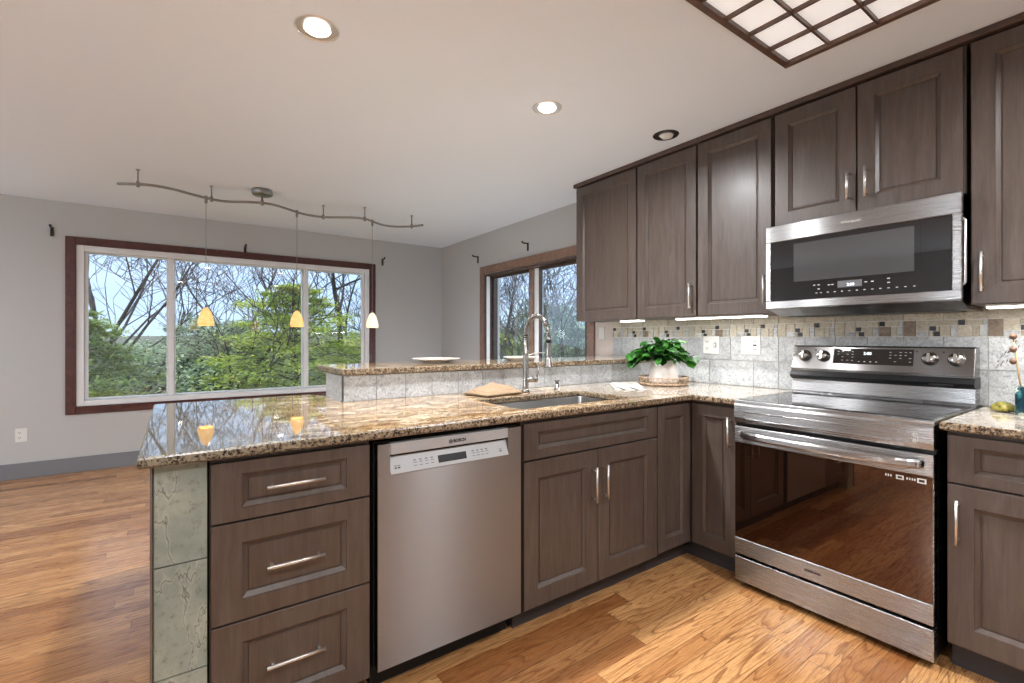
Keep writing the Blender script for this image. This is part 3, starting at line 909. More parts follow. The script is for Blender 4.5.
# ------------------------------------------------------------ raised bar
bw = thing('tiled_bar_base', (1.8, 2.5, 0), 'low bar base faced with grey stone tile carrying the raised bar', 'bar base')
m = MB(); m.box(0.665, 2.968, 2.331, 2.62, 0.0, 1.044); m.build('core', 'wall', bw)
m = MB(); tints = []; rnd = random.Random(9)
edges_ = [0.659, 0.820, 0.973, 1.123, 1.283, 1.438, 1.590, 1.742, 1.896, 2.054, 2.208, 2.362, 2.514, 2.666, 2.818, 2.968]
for a, b in zip(edges_, edges_[1:]):
    m.box(a + 0.0012, b - 0.0012, 2.320, 2.3308, 0.921, 1.043)
    tints += [(rnd.random(), rnd.random(), rnd.random(), 1)] * 6
for zz in (0.0, 0.305, 0.61):
    m.box(0.654, 0.6648, 2.3312, 2.62, zz + 0.0 if zz else 0.0, zz + 0.303)
    tints += [(rnd.random(), rnd.random(), rnd.random(), 1)] * 6
m.box(0.654, 0.6648, 2.3312, 2.62, 0.915, 1.043); tints += [(0.5, 0.2, 0.7, 1)] * 6
m.build('stone_tile', 'tile', bw, tint=tints)
m = MB(); m.box(0.653, 0.6585, 2.3185, 2.3305, 0.921, 1.043); m.build('edge_trim', 'steel_dark', bw)
slab([(0.648, 2.305), (2.969, 2.305), (2.969, 2.80), (0.648, 2.80)], [], 1.046, 1.077, 0.005).single('bar_top', ['granite', 'granite_edge'], 'narrow raised granite bar top behind the sink', 'bar top')

# ------------------------------------------------------------ backsplash
bsx = thing('tile_backsplash', (2.975, 1.4, CT), 'grey stone tile backsplash with mosaic band under the wall cabinets', 'backsplash', kind='structure')
m = MB(); m.box(2.971, XW, -0.10, 2.735, CT, 1.40); m.build('grout', 'grout', bsx)
m = MB(); tints = []; rnd = random.Random(21)
def tile(y0, y1, z0, z1, mi, g=0.0016):
    m.mi = mi
    m.box(2.9655, 2.9715, y0 + g, y1 - g, z0 + g, z1 - g)
    tints.extend([(rnd.random(), rnd.random(), rnd.random(), 1)] * 6)
left = [2.735, 2.632, 2.330, 2.026, 1.707, 1.404]
for a, b in zip(left, left[1:]): tile(b, a, 1.083, 1.233, 0)
low = [2.320, 2.160, 1.858, 1.555, 1.404]
for a, b in zip(low, low[1:]): tile(b, a, 0.921, 1.082, 0)
cur = 1.404
for nx in (1.256, 1.102, 0.953, 0.800, 0.650, 0.498, 0.200, -0.10):
    tile(nx, cur, 1.083, 1.233, 0); tile(nx, cur, 0.921, 1.082, 0); cur = nx
cur = 2.735
for nx in (2.64, 2.42, 2.19, 2.026, 1.86, 1.707, 1.555, 1.404):
    tile(nx, cur, 1.312, 1.398, 1 if cur > 1.2 else 1); cur = nx
for nx in (1.256, 1.102, 0.953, 0.800, 0.650, 0.498, 0.347, 0.195, 0.04, -0.10):
    tile(nx, cur, 1.312, 1.398, 1); cur = nx
# mosaic band 1.234..1.311, repeats every 0.3035
z0, zm, z1 = 1.234, 1.284, 1.311
y = 2.735
base = 1.905 + 0.3035 * 3
while base > -0.1:
    def T(a, b, c, d, mi):
        lo, hi = base - b, base - a
        hi = min(hi, 2.735); lo = max(lo, -0.10)
        if hi - lo > 0.008: tile(lo, hi, c, d, mi, 0.0010)
    T(-0.012, 0.012, 1.260, 1.284, 3)
    T(0.002, 0.026, 1.234, 1.259, 3)
    T(-0.012, 0.001, 1.234, 1.259, 1)
    T(0.013, 0.026, 1.260, 1.284, 1)
    T(-0.012, 0.090, 1.285, 1.311, 1)
    T(0.027, 0.065, 1.234, 1.284, 1)
    T(0.066, 0.090, 1.234, 1.284, 0)
    T(0.091, 0.115, 1.285, 1.311, 3)
    T(0.116, 0.175, 1.285, 1.311, 1)
    T(0.091, 0.140, 1.234, 1.284, 2 if int(base * 10) % 2 else 1)
    T(0.141, 0.165, 1.234, 1.284, 1)
    T(0.166, 0.190, 1.234, 1.284, 0)
    T(0.176, 0.190, 1.285, 1.311, 0)
    T(0.191, 0.240, 1.234, 1.311, 2 if 0.5 < base < 1.2 else 1)
    T(0.241, 0.2905, 1.260, 1.311, 1)
    T(0.241, 0.2905, 1.234, 1.259, 0)
    base -= 0.3035
m.mi = 0
m.build('stone_tile', ['tile', 'tile_warm', 'tile_brown', 'tile_black'], bsx, tint=tints)
# short dark strokes on the tile behind the pot
m = MB(); rnd = random.Random(3)
for i in range(16):
    t_ = i / 15
    y = 0.475 - 0.075 * t_ + rnd.uniform(-0.012, 0.012); z = 1.105 + 0.095 * t_ + rnd.uniform(-0.018, 0.018)
    a = R(60 + rnd.uniform(-20, 20)); L_ = rnd.uniform(0.006, 0.013); wv = 0.0022
    dy, dz = -math.cos(a) * L_, math.sin(a) * L_
    m.quad((2.9652, y - dy, z - dz), (2.9652, y - wv, z), (2.9652, y + dy, z + dz), (2.9652, y + wv, z))
m.build('dark_strokes', 'mark', bsx)

# ------------------------------------------------------------ electric range
RY0, RY1 = 0.524, 1.284
rg = thing('electric_range', (2.6, 0.904, 0), 'freestanding stainless electric range with black glass oven door', 'range')
m = MB(); m.box(2.315, 2.94, RY0 + 0.003, RY1 - 0.003, 0.03, 0.905); m.build('body', 'black', rg)
for y in (RY0 + 0.05, RY1 - 0.05):
    for x in (2.35, 2.88):
        MB().lathe((x, y, 0), [(0, 0), (0.018, 0), (0.018, 0.03), (0, 0.03)], 12).build('foot', 'black', rg)
m = MB(); m.box(2.268, 2.314, RY0, RY1, 0.032, 0.152, 0.004, 2); m.build('storage_drawer', 'steel', rg)
od = MB(); od.box(2.264, 2.314, RY0, RY1, 0.166, 0.246, 0.004, 2)
od.box(2.264, 2.314, RY0, RY1, 0.712, 0.794, 0.004, 2)
od.box(2.272, 2.314, RY0 + 0.001, RY0 + 0.014, 0.240, 0.72); od.box(2.272, 2.314, RY1 - 0.014, RY1 - 0.001, 0.240, 0.72)
door = od.build('oven_door', 'steel', rg)
m = MB(); m.box(2.2655, 2.312, RY0 + 0.004, RY1 - 0.004, 0.247, 0.711); m.build('oven_glass', 'oven_glass', door)
m = MB(); m.box(2.2652, 2.2656, 0.64, 1.17, 0.33, 0.62)
# oven handle: a wide bowed bar
hb = MB(); N = 20
for i in range(N + 1):
    pass
prof = [(-0.010, -0.014), (0.004, -0.016), (0.010, -0.008), (0.010, 0.008), (0.004, 0.016), (-0.010, 0.014)]
rings = []
for i in range(N + 1):
    f = i / N; y = 0.556 + (1.252 - 0.556) * f
    bow = 0.048 * (1 - abs(2 * f - 1) ** 8) * 0.92 + 0.004
    cx = 2.262 - bow
    rings.append([hb.bm.verts.new((cx - a, y, 0.758 + b * 1.05)) for a, b in prof])
for a, b in zip(rings, rings[1:]):
    for k in range(6):
        f = hb.bm.faces.new((a[k], a[(k + 1) % 6], b[(k + 1) % 6], b[k]))
hb.bm.faces.new(rings[0][::-1]); hb.bm.faces.new(rings[-1])
for y in (0.562, 1.246):
    hb.box(2.235, 2.266, y - 0.006, y + 0.006, 0.745, 0.771, 0.002)
hb.build('handle', 'steel', door)
m = MB(); m.prism([(2.314, 0.812), (2.268, 0.812), (2.262, 0.835), (2.262, 0.895), (2.268, 0.908), (2.314, 0.908)], RY0, RY1, axis='Y')
fas = m.build('front_apron', 'steel', rg)
m = MB()
yy0, yy1, za, zb_ = 0.585, 1.235, 0.832, 0.868
path = [(2.2612, y, z) for y, z in arc(yy1 - 0.018, 0.85, 0.018, -90, 90, 8)] + [(2.2612, y, z) for y, z in arc(yy0 + 0.018, 0.85, 0.018, 90, 270, 8)]
m.tube(path, 0.0022, 6, closed=True)
m.build('embossed_outline', 'steel', fas)
m = MB(); m.tube([(2.2608, y, z) for y, z in [(0.578 + 0.0095 * math.cos(R(a)), 0.852 + 0.017 * math.sin(R(a))) for a in range(0, 360, 20)]], 0.0010, 5, closed=True)
m.lathe((2.2612, 0.580, 0.858), [(0, 0.0008), (0.004, 0.0008), (0.004, 0)], 12, (-1, 0, 0)); m.box(2.2602, 2.2612, 0.575, 0.584, 0.841, 0.847)
m.build('sticker', 'white', fas)
# cooktop
m = MB(); m.box(2.266, 2.885, RY0 - 0.002, RY1 + 0.002, 0.905, 0.921, 0.003, 2); cto = m.build('cooktop_frame', 'steel', rg)
m = MB(); m.box(2.285, 2.865, RY0 + 0.012, RY1 - 0.012, 0.9205, 0.9228); cg = m.build('cooktop_glass', 'cooktop', rg)
for (cx, cyy, r_) in ((2.44, 0.72, 0.105), (2.44, 1.09, 0.085), (2.70, 0.71, 0.075), (2.70, 1.10, 0.10)):
    for rr_ in (r_, r_ * 0.62):
        m = MB(); m.lathe((cx, cyy, 0.9229), [(rr_ - 0.0012, 0.0), (rr_ - 0.0012, 0.0002), (rr_, 0.0002), (rr_, 0.0)], 48)
        m.build('burner_ring', 'cooktop_ring', cg)
# backguard: lower steel riser, black vent lip, tilted control panel
m = MB()
m.prism([(2.875, 0.922), (2.868, 0.935), (2.872, 0.998), (2.955, 0.998), (2.955, 0.922)], RY0, RY1, axis='Y')
m.build('rear_riser', 'steel', rg)
m = MB()
m.prism([(2.872, 0.998), (2.846, 1.012), (2.842, 1.022), (2.862, 1.046), (2.955, 1.046), (2.955, 0.998)], RY0 - 0.002, RY1 + 0.002, axis='Y')
m.box(2.838, 2.85, RY0 + 0.07, RY0 + 0.15, 1.010, 1.016)
m.build('vent_lip', 'black', rg)
m = MB()
m.prism([(2.955, 1.046), (2.858, 1.046), (2.856, 1.060), (2.886, 1.178), (2.893, 1.185), (2.955, 1.185)], RY0, RY1, bev=0.003, axis='Y')
ctlp = m.build('control_panel', 'steel_dark', rg)
def on_ctl(y, z, out=0.0):
    f = (z - 1.060) / 0.118
    n = Vector((-0.118, 0, 0.030)).normalized()
    return Vector((2.856 + 0.030 * f, y, z)) + n * out
m = MB()
m.quad(on_ctl(1.077, 1.092, 0.001), on_ctl(0.739, 1.092, 0.001), on_ctl(0.739, 1.170, 0.001), on_ctl(1.077, 1.170, 0.001))
upv = Vector((0.030, 0, 0.118))
m.mi = 1; rnd = random.Random(5)
for y in (1.055, 1.035, 1.012, 0.99, 0.83, 0.81, 0.79, 0.77, 0.752):
    for z in (1.155, 1.141, 1.127, 1.110):
        if rnd.random() < 0.75:
            m.quad(on_ctl(y + 0.004, z - 0.001, 0.0016), on_ctl(y - 0.005, z - 0.001, 0.0016), on_ctl(y - 0.005, z + 0.001, 0.0016), on_ctl(y + 0.004, z + 0.001, 0.0016))
for y in (0.96, 0.935, 0.91, 0.885):
    m.quad(on_ctl(y + 0.004, 1.104, 0.0016), on_ctl(y - 0.004, 1.104, 0.0016), on_ctl(y - 0.004, 1.107, 0.0016), on_ctl(y + 0.004, 1.107, 0.0016))
disp = m.build('display', ['black_glass', 'pale_ink'], ctlp)
text_mesh('digits', '2:00', 0.020, 'display_text', disp, on_ctl(0.925, 1.146, 0.0018), (0, -1, 0), upv, ext=0.0002, bold=0.0004)
nrm = Vector((-0.118, 0, 0.030)).normalized()
for y in (1.217, 1.125, 0.678, 0.585):
    kz = 1.128
    c_ = on_ctl(y, kz, 0.0)
    kb = MB(); kb.lathe(c_, [(0.0, 0.0), (0.031, 0.0), (0.031, 0.005), (0.027, 0.008), (0.025, 0.026), (0.023, 0.029), (0.0, 0.029)], 28, nrm)
    ko = kb.build('knob', 'chrome', ctlp)
    g = MB()
    side = Vector((0, 1, 0)); upn = upv.normalized()
    c2_ = c_ + nrm * 0.029
    ps = []
    for a in (-1, 1):
        for b in (-1, 1):
            for d_ in (0, 1):
                ps.append(c2_ + side * a * 0.0055 + upn * b * 0.020 + nrm * d_ * 0.007)
    vs = [g.bm.verts.new(p) for p in ps]
    bmesh.ops.convex_hull(g.bm, input=vs)
    g.build('grip', 'chrome', ko)
for y in (1.165, 1.082, 0.728, 0.632):
    m = MB(); m.quad(on_ctl(y + 0.003, 1.158, 0.001), on_ctl(y - 0.003, 1.158, 0.001), on_ctl(y - 0.003, 1.163, 0.001), on_ctl(y + 0.003, 1.163, 0.001)); m.build('burner_mark', 'ink', ctlp)
text_mesh('lettering', 'SAMSUNG', 0.014, 'ink', door, (2.2636, 0.93, 0.206), (0, -1, 0), (0, 0, 1), bold=0.0004)
m = MB()
m.box(2.2650, 2.2656, 0.612, 0.636, 0.684, 0.700); m.box(2.2650, 2.2656, 0.545, 0.572, 0.684, 0.702); 
for y in (0.652, 0.660, 0.668, 0.602, 0.594, 0.586, 0.579):
    m.box(2.2650, 2.2656, y - 0.002, y + 0.002, 0.689, 0.697)
m.mi = 1; m.box(2.2646, 2.2650, 0.617, 0.631, 0.688, 0.696); m.box(2.2646, 2.2650, 0.550, 0.567, 0.688, 0.698)
m.build('feature_label', ['white', 'ink'], door)

# ------------------------------------------------------------ wall cabinets
PU = FY(XU)
UB, UT = 1.362, 2.428
def upper(label, y0, y1, z0, doors, side=True):
    t = thing('wall_cabinet', (2.8, (y0 + y1) / 2, z0), label, 'cabinet', 'brown wall cabinets over the counter')
    m = MB(); m.box(XU + 0.021, 2.964, y0, y1, z0, UT + 0.005, 0.001); m.build('body', 'cab_side', t)
    for a, b, h in doors:
        d = shaker(PU, a, b, z0 + 0.003, UT - 0.003, 0.068, rail=0.068).build('door', 'cab', t)
        if h is not None:
            bar_handle(PU, h, (z0 + 0.05 if z0 < 1.5 else z0 + 0.062), h, (z0 + 0.208 if z0 < 1.5 else z0 + 0.205), d, r=0.006)
    return t
upper('leftmost brown wall cabinet beside the window, its door without a handle', 2.216, 2.829, UB, [(2.218, 2.825, None)])
upper('brown wall cabinet above the potted plant, second from the window', 1.742, 2.210, UB, [(1.747, 2.206, 1.777)])
upper('wide brown wall cabinet directly left of the microwave', 1.286, 1.738, UB, [(1.291, 1.734, 1.318)])
upper('short two-door brown wall cabinet above the microwave', 0.512, 1.278, 1.822, [(0.897, 1.270, 0.924), (0.520, 0.890, 0.851)])
upper('rightmost tall brown wall cabinet beside the microwave, cut off by the photo', 0.02, 0.500, UB, [(0.045, 0.494, 0.462)])
m = MB(); m.box(2.622, 2.966, -0.10, 2.842, UT + 0.006, ZC - 0.0005, 0.003)
m.single('crown_moulding', 'dark_wood', 'slim dark brown top trim between wall cabinets and ceiling', 'moulding')
# the left gable's two small joints are in its end panel

# under-cabinet lights
for y0, y1, lab, pw in ((2.205, 2.395, 'short glowing light bar under the cabinet nearest the window', 0.5), (1.345, 1.92, 'long glowing light bar under the cabinets left of the microwave', 1.4), (0.12, 0.46, 'light bar under the cabinet right of the microwave', 1.5)):
    t = thing('under_cabinet_light', (2.70, (y0 + y1) / 2, UB), lab, 'light', 'light bars below the wall cabinets')
    m = MB(); m.box(2.668, 2.73, y0, y1, UB - 0.010, UB - 0.0005, 0.002); m.build('housing', 'white', t)
    m = MB(); m.box(2.672, 2.726, y0 + 0.004, y1 - 0.004, UB - 0.017, UB - 0.0105, 0.002); m.build('diffuser', 'led', t)
    lamp('AREA', 'lamp_light', (2.70, (y0 + y1) / 2, UB - 0.019), pw, (1, 0.98, 0.95), (0, 0, 0), t, shape='RECTANGLE', size=0.04, size_y=y1 - y0)

# ------------------------------------------------------------ microwave
mw = thing('microwave_oven', (2.76, 0.897, 1.38), 'stainless over-the-range microwave with dark glass door above the range', 'microwave')
MX = 2.575
m = MB(); m.prism([(2.598, 1.378), (2.598, 1.812), (2.962, 1.812), (2.962, 1.345), (2.72, 1.345)], 0.514, 1.280, axis='Y'); m.build('body', 'steel_dark', mw)
m = MB(); m.box(2.74, 2.90, 0.56, 1.24, 1.3425, 1.3452); m.build('underside_grille', 'black', mw)
m = MB()
m.box(MX, 2.597, 0.508, 1.286, 1.730, 1.815, 0.003); m.box(MX, 2.597, 0.508, 1.286, 1.380, 1.420, 0.003)
m.box(MX, 2.597, 1.262, 1.286, 1.418, 1.732, 0.003); m.box(MX, 2.597, 0.508, 0.540, 1.418, 1.732, 0.003)
mdoor = m.build('door_frame', 'steel', mw)
m = MB(); m.box(MX + 0.002, 2.596, 0.5405, 1.2615, 1.4205, 1.7295); mg = m.build('door_glass', 'black_glass', mdoor)
m = MB(); m.box(MX + 0.0008, MX + 0.0019, 0.640, 1.150, 1.500, 1.716); m.build('window_bezel', 'black_glass', mdoor)
m = MB(); m.box(MX + 0.0001, MX + 0.0007, 0.660, 1.145, 1.512, 1.706); m.build('window_screen', 'micro_window', mdoor)
m = MB(); m.box(MX + 0.0005, MX + 0.0018, 0.850, 0.948, 1.466, 1.497); md = m.build('display', 'lcd', mdoor)
text_mesh('digits', '2:00', 0.018, 'display_text', mdoor, (MX - 0.0003, 0.895, 1.477), (0, -1, 0), (0, 0, 1), ext=0.0002, bold=0.0004)
m = MB(); rnd = random.Random(8)
for y in [1.04, 1.02] + [0.99 - 0.030 * i for i in range(12)]:
    m.box(MX + 0.001, MX + 0.0019, y - 0.004, y + 0.004, 1.4465, 1.4495)
for y, z in ((1.05, 1.487), (1.03, 1.487), (1.03, 1.467), (0.985, 1.483), (0.97, 1.483), (0.835, 1.483), (0.81, 1.483), (0.75, 1.49), (0.75, 1.472)):
    m.box(MX + 0.001, MX + 0.0019, y - 0.005, y + 0.005, z - 0.002, z + 0.002)
m.build('keypad', 'pale_ink', mdoor)
text_mesh('lettering', 'Whirlpool', 0.019, 'white', mdoor, (MX - 0.0004, 0.895, 1.772), (0, -1, 0), (0, 0, 1), ext=0.0004)
m = MB(); m.tube([(2.588, 0.5095, 1.44), (2.588, 0.5015, 1.45), (2.588, 0.5015, 1.70), (2.588, 0.5095, 1.71)], 0.0045, 10); m.build('side_handle', 'nickel', mdoor)

# ------------------------------------------------------------ outlets and switches
def outlet_plate(name, y0, y1, z0, z1, x, label, kind):
    t = thing(name, (x, (y0 + y1) / 2, (z0 + z1) / 2), label, 'outlet' if 'outlet' in name else 'switch')
    m = MB(); m.box(x - 0.006, x, y0, y1, z0, z1, 0.002); m.build('cover_plate', 'white', t)
    return t
def socket_yz(t, y, z, x):
    m = MB(); m.box(x - 0.0075, x - 0.006, y - 0.014, y + 0.014, z - 0.013, z + 0.013, 0.0005); s_ = m.build('socket', 'white', t)
    m = MB(); m.box(x - 0.0080, x - 0.0075, y - 0.0085, y - 0.005, z - 0.004, z + 0.007); m.box(x - 0.0080, x - 0.0075, y + 0.005, y + 0.0085, z - 0.004, z + 0.007); m.box(x - 0.0080, x - 0.0075, y - 0.0025, y + 0.0025, z - 0.010, z - 0.005)
    m.build('slot', 'ink', s_)
X0 = 2.9653
t = outlet_plate('outlet_switch_plate', 1.784, 1.901, 1.120, 1.240, X0, 'white double plate with outlet and toggle switch, nearer the plant', '')
t['category'] = 'outlet'
socket_yz(t, 1.872, 1.203, X0); socket_yz(t, 1.872, 1.158, X0)
m = MB(); m.box(X0 - 0.010, X0 - 0.006, 1.808, 1.818, 1.168, 1.192, 0.001); m.build('toggle', 'white', t)
m = MB(); m.box(X0 - 0.0066, X0 - 0.0061, 1.804, 1.822, 1.164, 1.196); m.build('toggle_slot', 'ink', t)
t = outlet_plate('outlet_switch_plate', 1.511, 1.633, 1.121, 1.240, X0, 'white double plate with rocker and grounded outlet, nearer the range', '')
t['category'] = 'outlet'
m = MB(); m.box(X0 - 0.009, X0 - 0.006, 1.586, 1.618, 1.148, 1.214, 0.001); m.build('rocker', 'white', t)
m = MB(); m.box(X0 - 0.009, X0 - 0.006, 1.528, 1.560, 1.148, 1.214, 0.001); g = m.build('socket', 'white', t)
m = MB(); m.box(X0 - 0.0098, X0 - 0.009, 1.533, 1.555, 1.176, 1.186); m.box(X0 - 0.0095, X0 - 0.009, 1.533, 1.555, 1.205, 1.208); m.box(X0 - 0.0095, X0 - 0.009, 1.533, 1.555, 1.153, 1.156); m.build('test_button', 'ink', g)
t = outlet_plate('light_switch', 2.83, 2.895, 1.215, 1.322, XW - 0.0062, 'white single rocker switch beside the brown window', '')
m = MB(); m.box(XW - 0.0152, XW - 0.0122, 2.846, 2.879, 1.236, 1.301, 0.001); m.build('rocker', 'white', t)
t = thing('wall_outlet', (-1.10, YW, 0.38), 'white duplex outlet low on the grey wall, left of the big window', 'outlet')
m = MB(); m.box(-1.128, -1.052, YW - 0.006, YW, 0.322, 0.440, 0.002); m.build('cover_plate', 'white', t)
for z in (0.403, 0.359):
    m = MB(); m.box(-1.114, -1.084, YW - 0.008, YW - 0.006, z - 0.014, z + 0.014, 0.0005); s_ = m.build('socket', 'white', t)
    m = MB(); m.box(-1.107, -1.104, YW - 0.0085, YW - 0.008, z - 0.003, z + 0.006); m.box(-1.094, -1.091, YW - 0.0085, YW - 0.008, z - 0.003, z + 0.006); m.box(-1.101, -1.097, YW - 0.0085, YW - 0.008, z - 0.010, z - 0.005)
    m.build('slot', 'ink', s_)

# ------------------------------------------------------------ curtain rod hooks
def hook(pos, nrm, label):
    p = Vector(pos); n = Vector(nrm)
    t = thing('curtain_hook', pos, label, 'hook', 'small dark curtain rod hooks above the windows')
    side = n.cross(Vector((0, 0, 1)))
    m = MB()
    q = p + n * 0.005
    ex = 0.005 if abs(n.x) > 0.5 else 0.011
    ey = 0.011 if abs(n.x) > 0.5 else 0.005
    m.box(q.x - ex, q.x + ex, q.y - ey, q.y + ey, q.z - 0.075, q.z + 0.010, 0.002); m.build('wall_plate', 'bronze', t)
    m = MB(); m.tube([p + n * 0.005, p + n * 0.070, p + n * 0.078 + Vector((0, 0, 0.010))], 0.0075, 8); m.build('arm', 'bronze', t)
    m = MB(); m.lathe(p + n * 0.078 + Vector((0, 0, 0.010)), [(0, -0.010), (0.008, -0.007), (0.011, 0), (0.008, 0.007), (0, 0.010)], 10); m.build('knob', 'bronze', t)
hook((-0.895, YW, 2.215), (0, -1, 0), 'dark curtain rod hook left of the big window')
hook((0.622, YW, 2.215), (0, -1, 0), 'dark curtain rod hook above the middle of the big window')
hook((2.150, YW, 2.225), (0, -1, 0), 'dark curtain rod hook right of the big window')
hook((XW, 4.90, 2.205), (-1, 0, 0), 'dark curtain rod hook left of the brown window')
hook((XW, 3.91, 2.205), (-1, 0, 0), 'dark curtain rod hook above the middle of the brown window')

# ------------------------------------------------------------ ceiling lights
def can_light(x, y, label, power, lit=True, group=None, r=0.084):
    t = thing('recessed_light', (x, y, ZC), label, 'light', group)
    m = MB()
    m.lathe((x, y, ZC), [(r - 0.006, 0.0), (r - 0.004, -0.004), (r, -0.003), (r + 0.002, 0.0)], 40)
    m.build('trim_ring', 'nickel' if lit else 'bronze', t)
    m = MB()
    if lit:
        m.lathe((x, y, ZC), [(r - 0.006, -0.0005), (r * 0.62, -0.0015), (r * 0.6, -0.0008)], 40); m.build('reflector', 'nickel', t)
        m = MB(); m.lathe((x, y, ZC), [(r * 0.6, -0.001), (r * 0.45, -0.010), (r * 0.25, -0.016), (0, -0.018)], 32); m.build('bulb', 'bulb', t)
        lamp('AREA', 'lamp_light', (x, y, ZC - 0.022), power, (0.97, 0.98, 1.0), (0, 0, 0), t, shape='DISK', size=0.10, spread=R(165))
    else:
        m.lathe((x, y, ZC), [(r - 0.006, -0.0005), (r * 0.55, -0.002), (r * 0.55, -0.001)], 40); m.build('gimbal', 'bronze', t)
        m = MB(); m.lathe((x + 0.006, y - 0.004, ZC), [(r * 0.5, -0.002), (r * 0.42, -0.014), (r * 0.2, -0.020), (0, -0.021)], 28); m.build('bulb', 'white', t)
    return t
can_light(0.466, 2.003, 'lit nickel-trimmed recessed light, larger in the photo, over the peninsula end', 17)
can_light(1.633, 1.974, 'lit nickel-trimmed recessed light over the sink', 20, r=0.078)
can_light(2.440, 1.818, 'unlit black recessed gimbal light close to the wall cabinets', 0, False, r=0.075)
can_light(1.93, -0.35, 'added unseen recessed fill light behind the photographer at right', 22)  # this and the remaining cans are unseen, added to brighten the room
can_light(0.10, -0.75, 'added unseen recessed fill light behind the photographer', 20)
can_light(-1.60, 0.6, 'added unseen recessed fill light beyond the left edge of the photo', 9)
can_light(-1.9, 3.6, 'added unseen recessed fill light over the left part of the dining area', 10)

# fluorescent lantern with a wood grid
lt = thing('ceiling_lantern', (1.64, 0.43, ZC), 'wood-gridded square ceiling light panel above the range', 'light')
LX0, LX1, LY0, LY1 = 1.040, 2.246, -0.172, 1.034
zl0, zl1 = ZC - 0.024, ZC
m = MB(); w = 0.026
m.box(LX0, LX0 + w, LY0, LY1, zl0, zl1, 0.002); m.box(LX1 - w, LX1, LY0, LY1, zl0, zl1, 0.002)
m.box(LX0 + w, LX1 - w, LY0, LY0 + w, zl0, zl1, 0.002); m.box(LX0 + w, LX1 - w, LY1 - w, LY1, zl0, zl1, 0.002)
m.build('frame', 'lantern_wood', lt)
for i in range(1, 7):
    a = LX0 + 0.02 + (LX1 - LX0 - 0.04) * i / 7
    m = MB(); m.box(a - 0.0045, a + 0.0045, LY0 + w, LY1 - w, zl0 + 0.003, zl1 - 0.004); m.build('grid_bar', 'lantern_wood', lt)
for i in range(1, 7):
    a = LY0 + 0.02 + (LY1 - LY0 - 0.04) * i / 7
    m = MB(); m.box(LX0 + w, LX1 - w, a - 0.0045, a + 0.0045, zl0 + 0.0032, zl1 - 0.0042); m.build('grid_bar', 'lantern_wood', lt)
m = MB(); m.box(LX0 + w, LX1 - w, LY0 + w, LY1 - w, ZC - 0.0038, ZC - 0.0005); m.build('diffuser', 'diffuser', lt)

# ------------------------------------------------------------ monorail and pendants
tr = [(-0.338, 4.50), (-0.218, 4.430), (-0.117, 4.400), (0.003, 4.430), (0.099, 4.490), (0.207, 4.545), (0.30, 4.572), (0.39, 4.545), (0.49, 4.480), (0.597, 4.440), (0.69, 4.450), (0.79, 4.510), (0.894, 4.585), (1.00, 4.635), (1.131, 4.625), (1.257, 4.548), (1.373, 4.480), (1.478, 4.475), (1.572, 4.535), (1.70, 4.610), (1.82, 4.600), (1.945, 4.500), (2.02, 4.38)]
ZT = 2.355
mr = thing('monorail_track', (0.60, 4.44, ZC), 'wavy brushed nickel ceiling rail carrying three pendants', 'light rail')
m = MB()
fine_pts = []
for i in range(len(tr) - 1):
    p0 = Vector(tr[max(i - 1, 0)]); p1 = Vector(tr[i]); p2 = Vector(tr[i + 1]); p3 = Vector(tr[min(i + 2, len(tr) - 1)])
    for k_ in range(4):
        t_ = k_ / 4
        q = 0.5 * ((2 * p1) + (-p0 + p2) * t_ + (2 * p0 - 5 * p1 + 4 * p2 - p3) * t_ ** 2 + (-p0 + 3 * p1 - 3 * p2 + p3) * t_ ** 3)
        fine_pts.append((q.x, q.y, ZT))
fine_pts.append((tr[-1][0], tr[-1][1], ZT))
m.tube(fine_pts, 0.0105, 8)
m.build('rail', 'rail_metal', mr)
def rail_y(x):
    for a, b in zip(fine_pts, fine_pts[1:]):
        if a[0] <= x <= b[0]:
            return a[1] + (b[1] - a[1]) * (x - a[0]) / (b[0] - a[0])
    return fine_pts[-1][1]
for x in (-0.218, 0.246, 1.131, 1.468, 1.95):
    y = rail_y(x)
    m = MB(); m.lathe((x, y, ZC), [(0, 0), (0.014, 0), (0.014, -0.004), (0.0055, -0.008), (0.0055, -0.085), (0.012, -0.088), (0.012, -0.128), (0, -0.128)], 14); m.build('standoff', 'rail_metal', mr)
m = MB(); m.lathe((0.597, 4.44, ZC), [(0, 0), (0.078, 0), (0.080, -0.01), (0.078, -0.040), (0.070, -0.046), (0.0, -0.046)], 36); m.build('canopy', 'rail_metal', mr)
m = MB(); m.lathe((0.597, 4.44, ZC), [(0.008, -0.045), (0.008, -0.085), (0.012, -0.088), (0.012, -0.128), (0, -0.128)], 14); m.build('power_feed', 'rail_metal', mr)
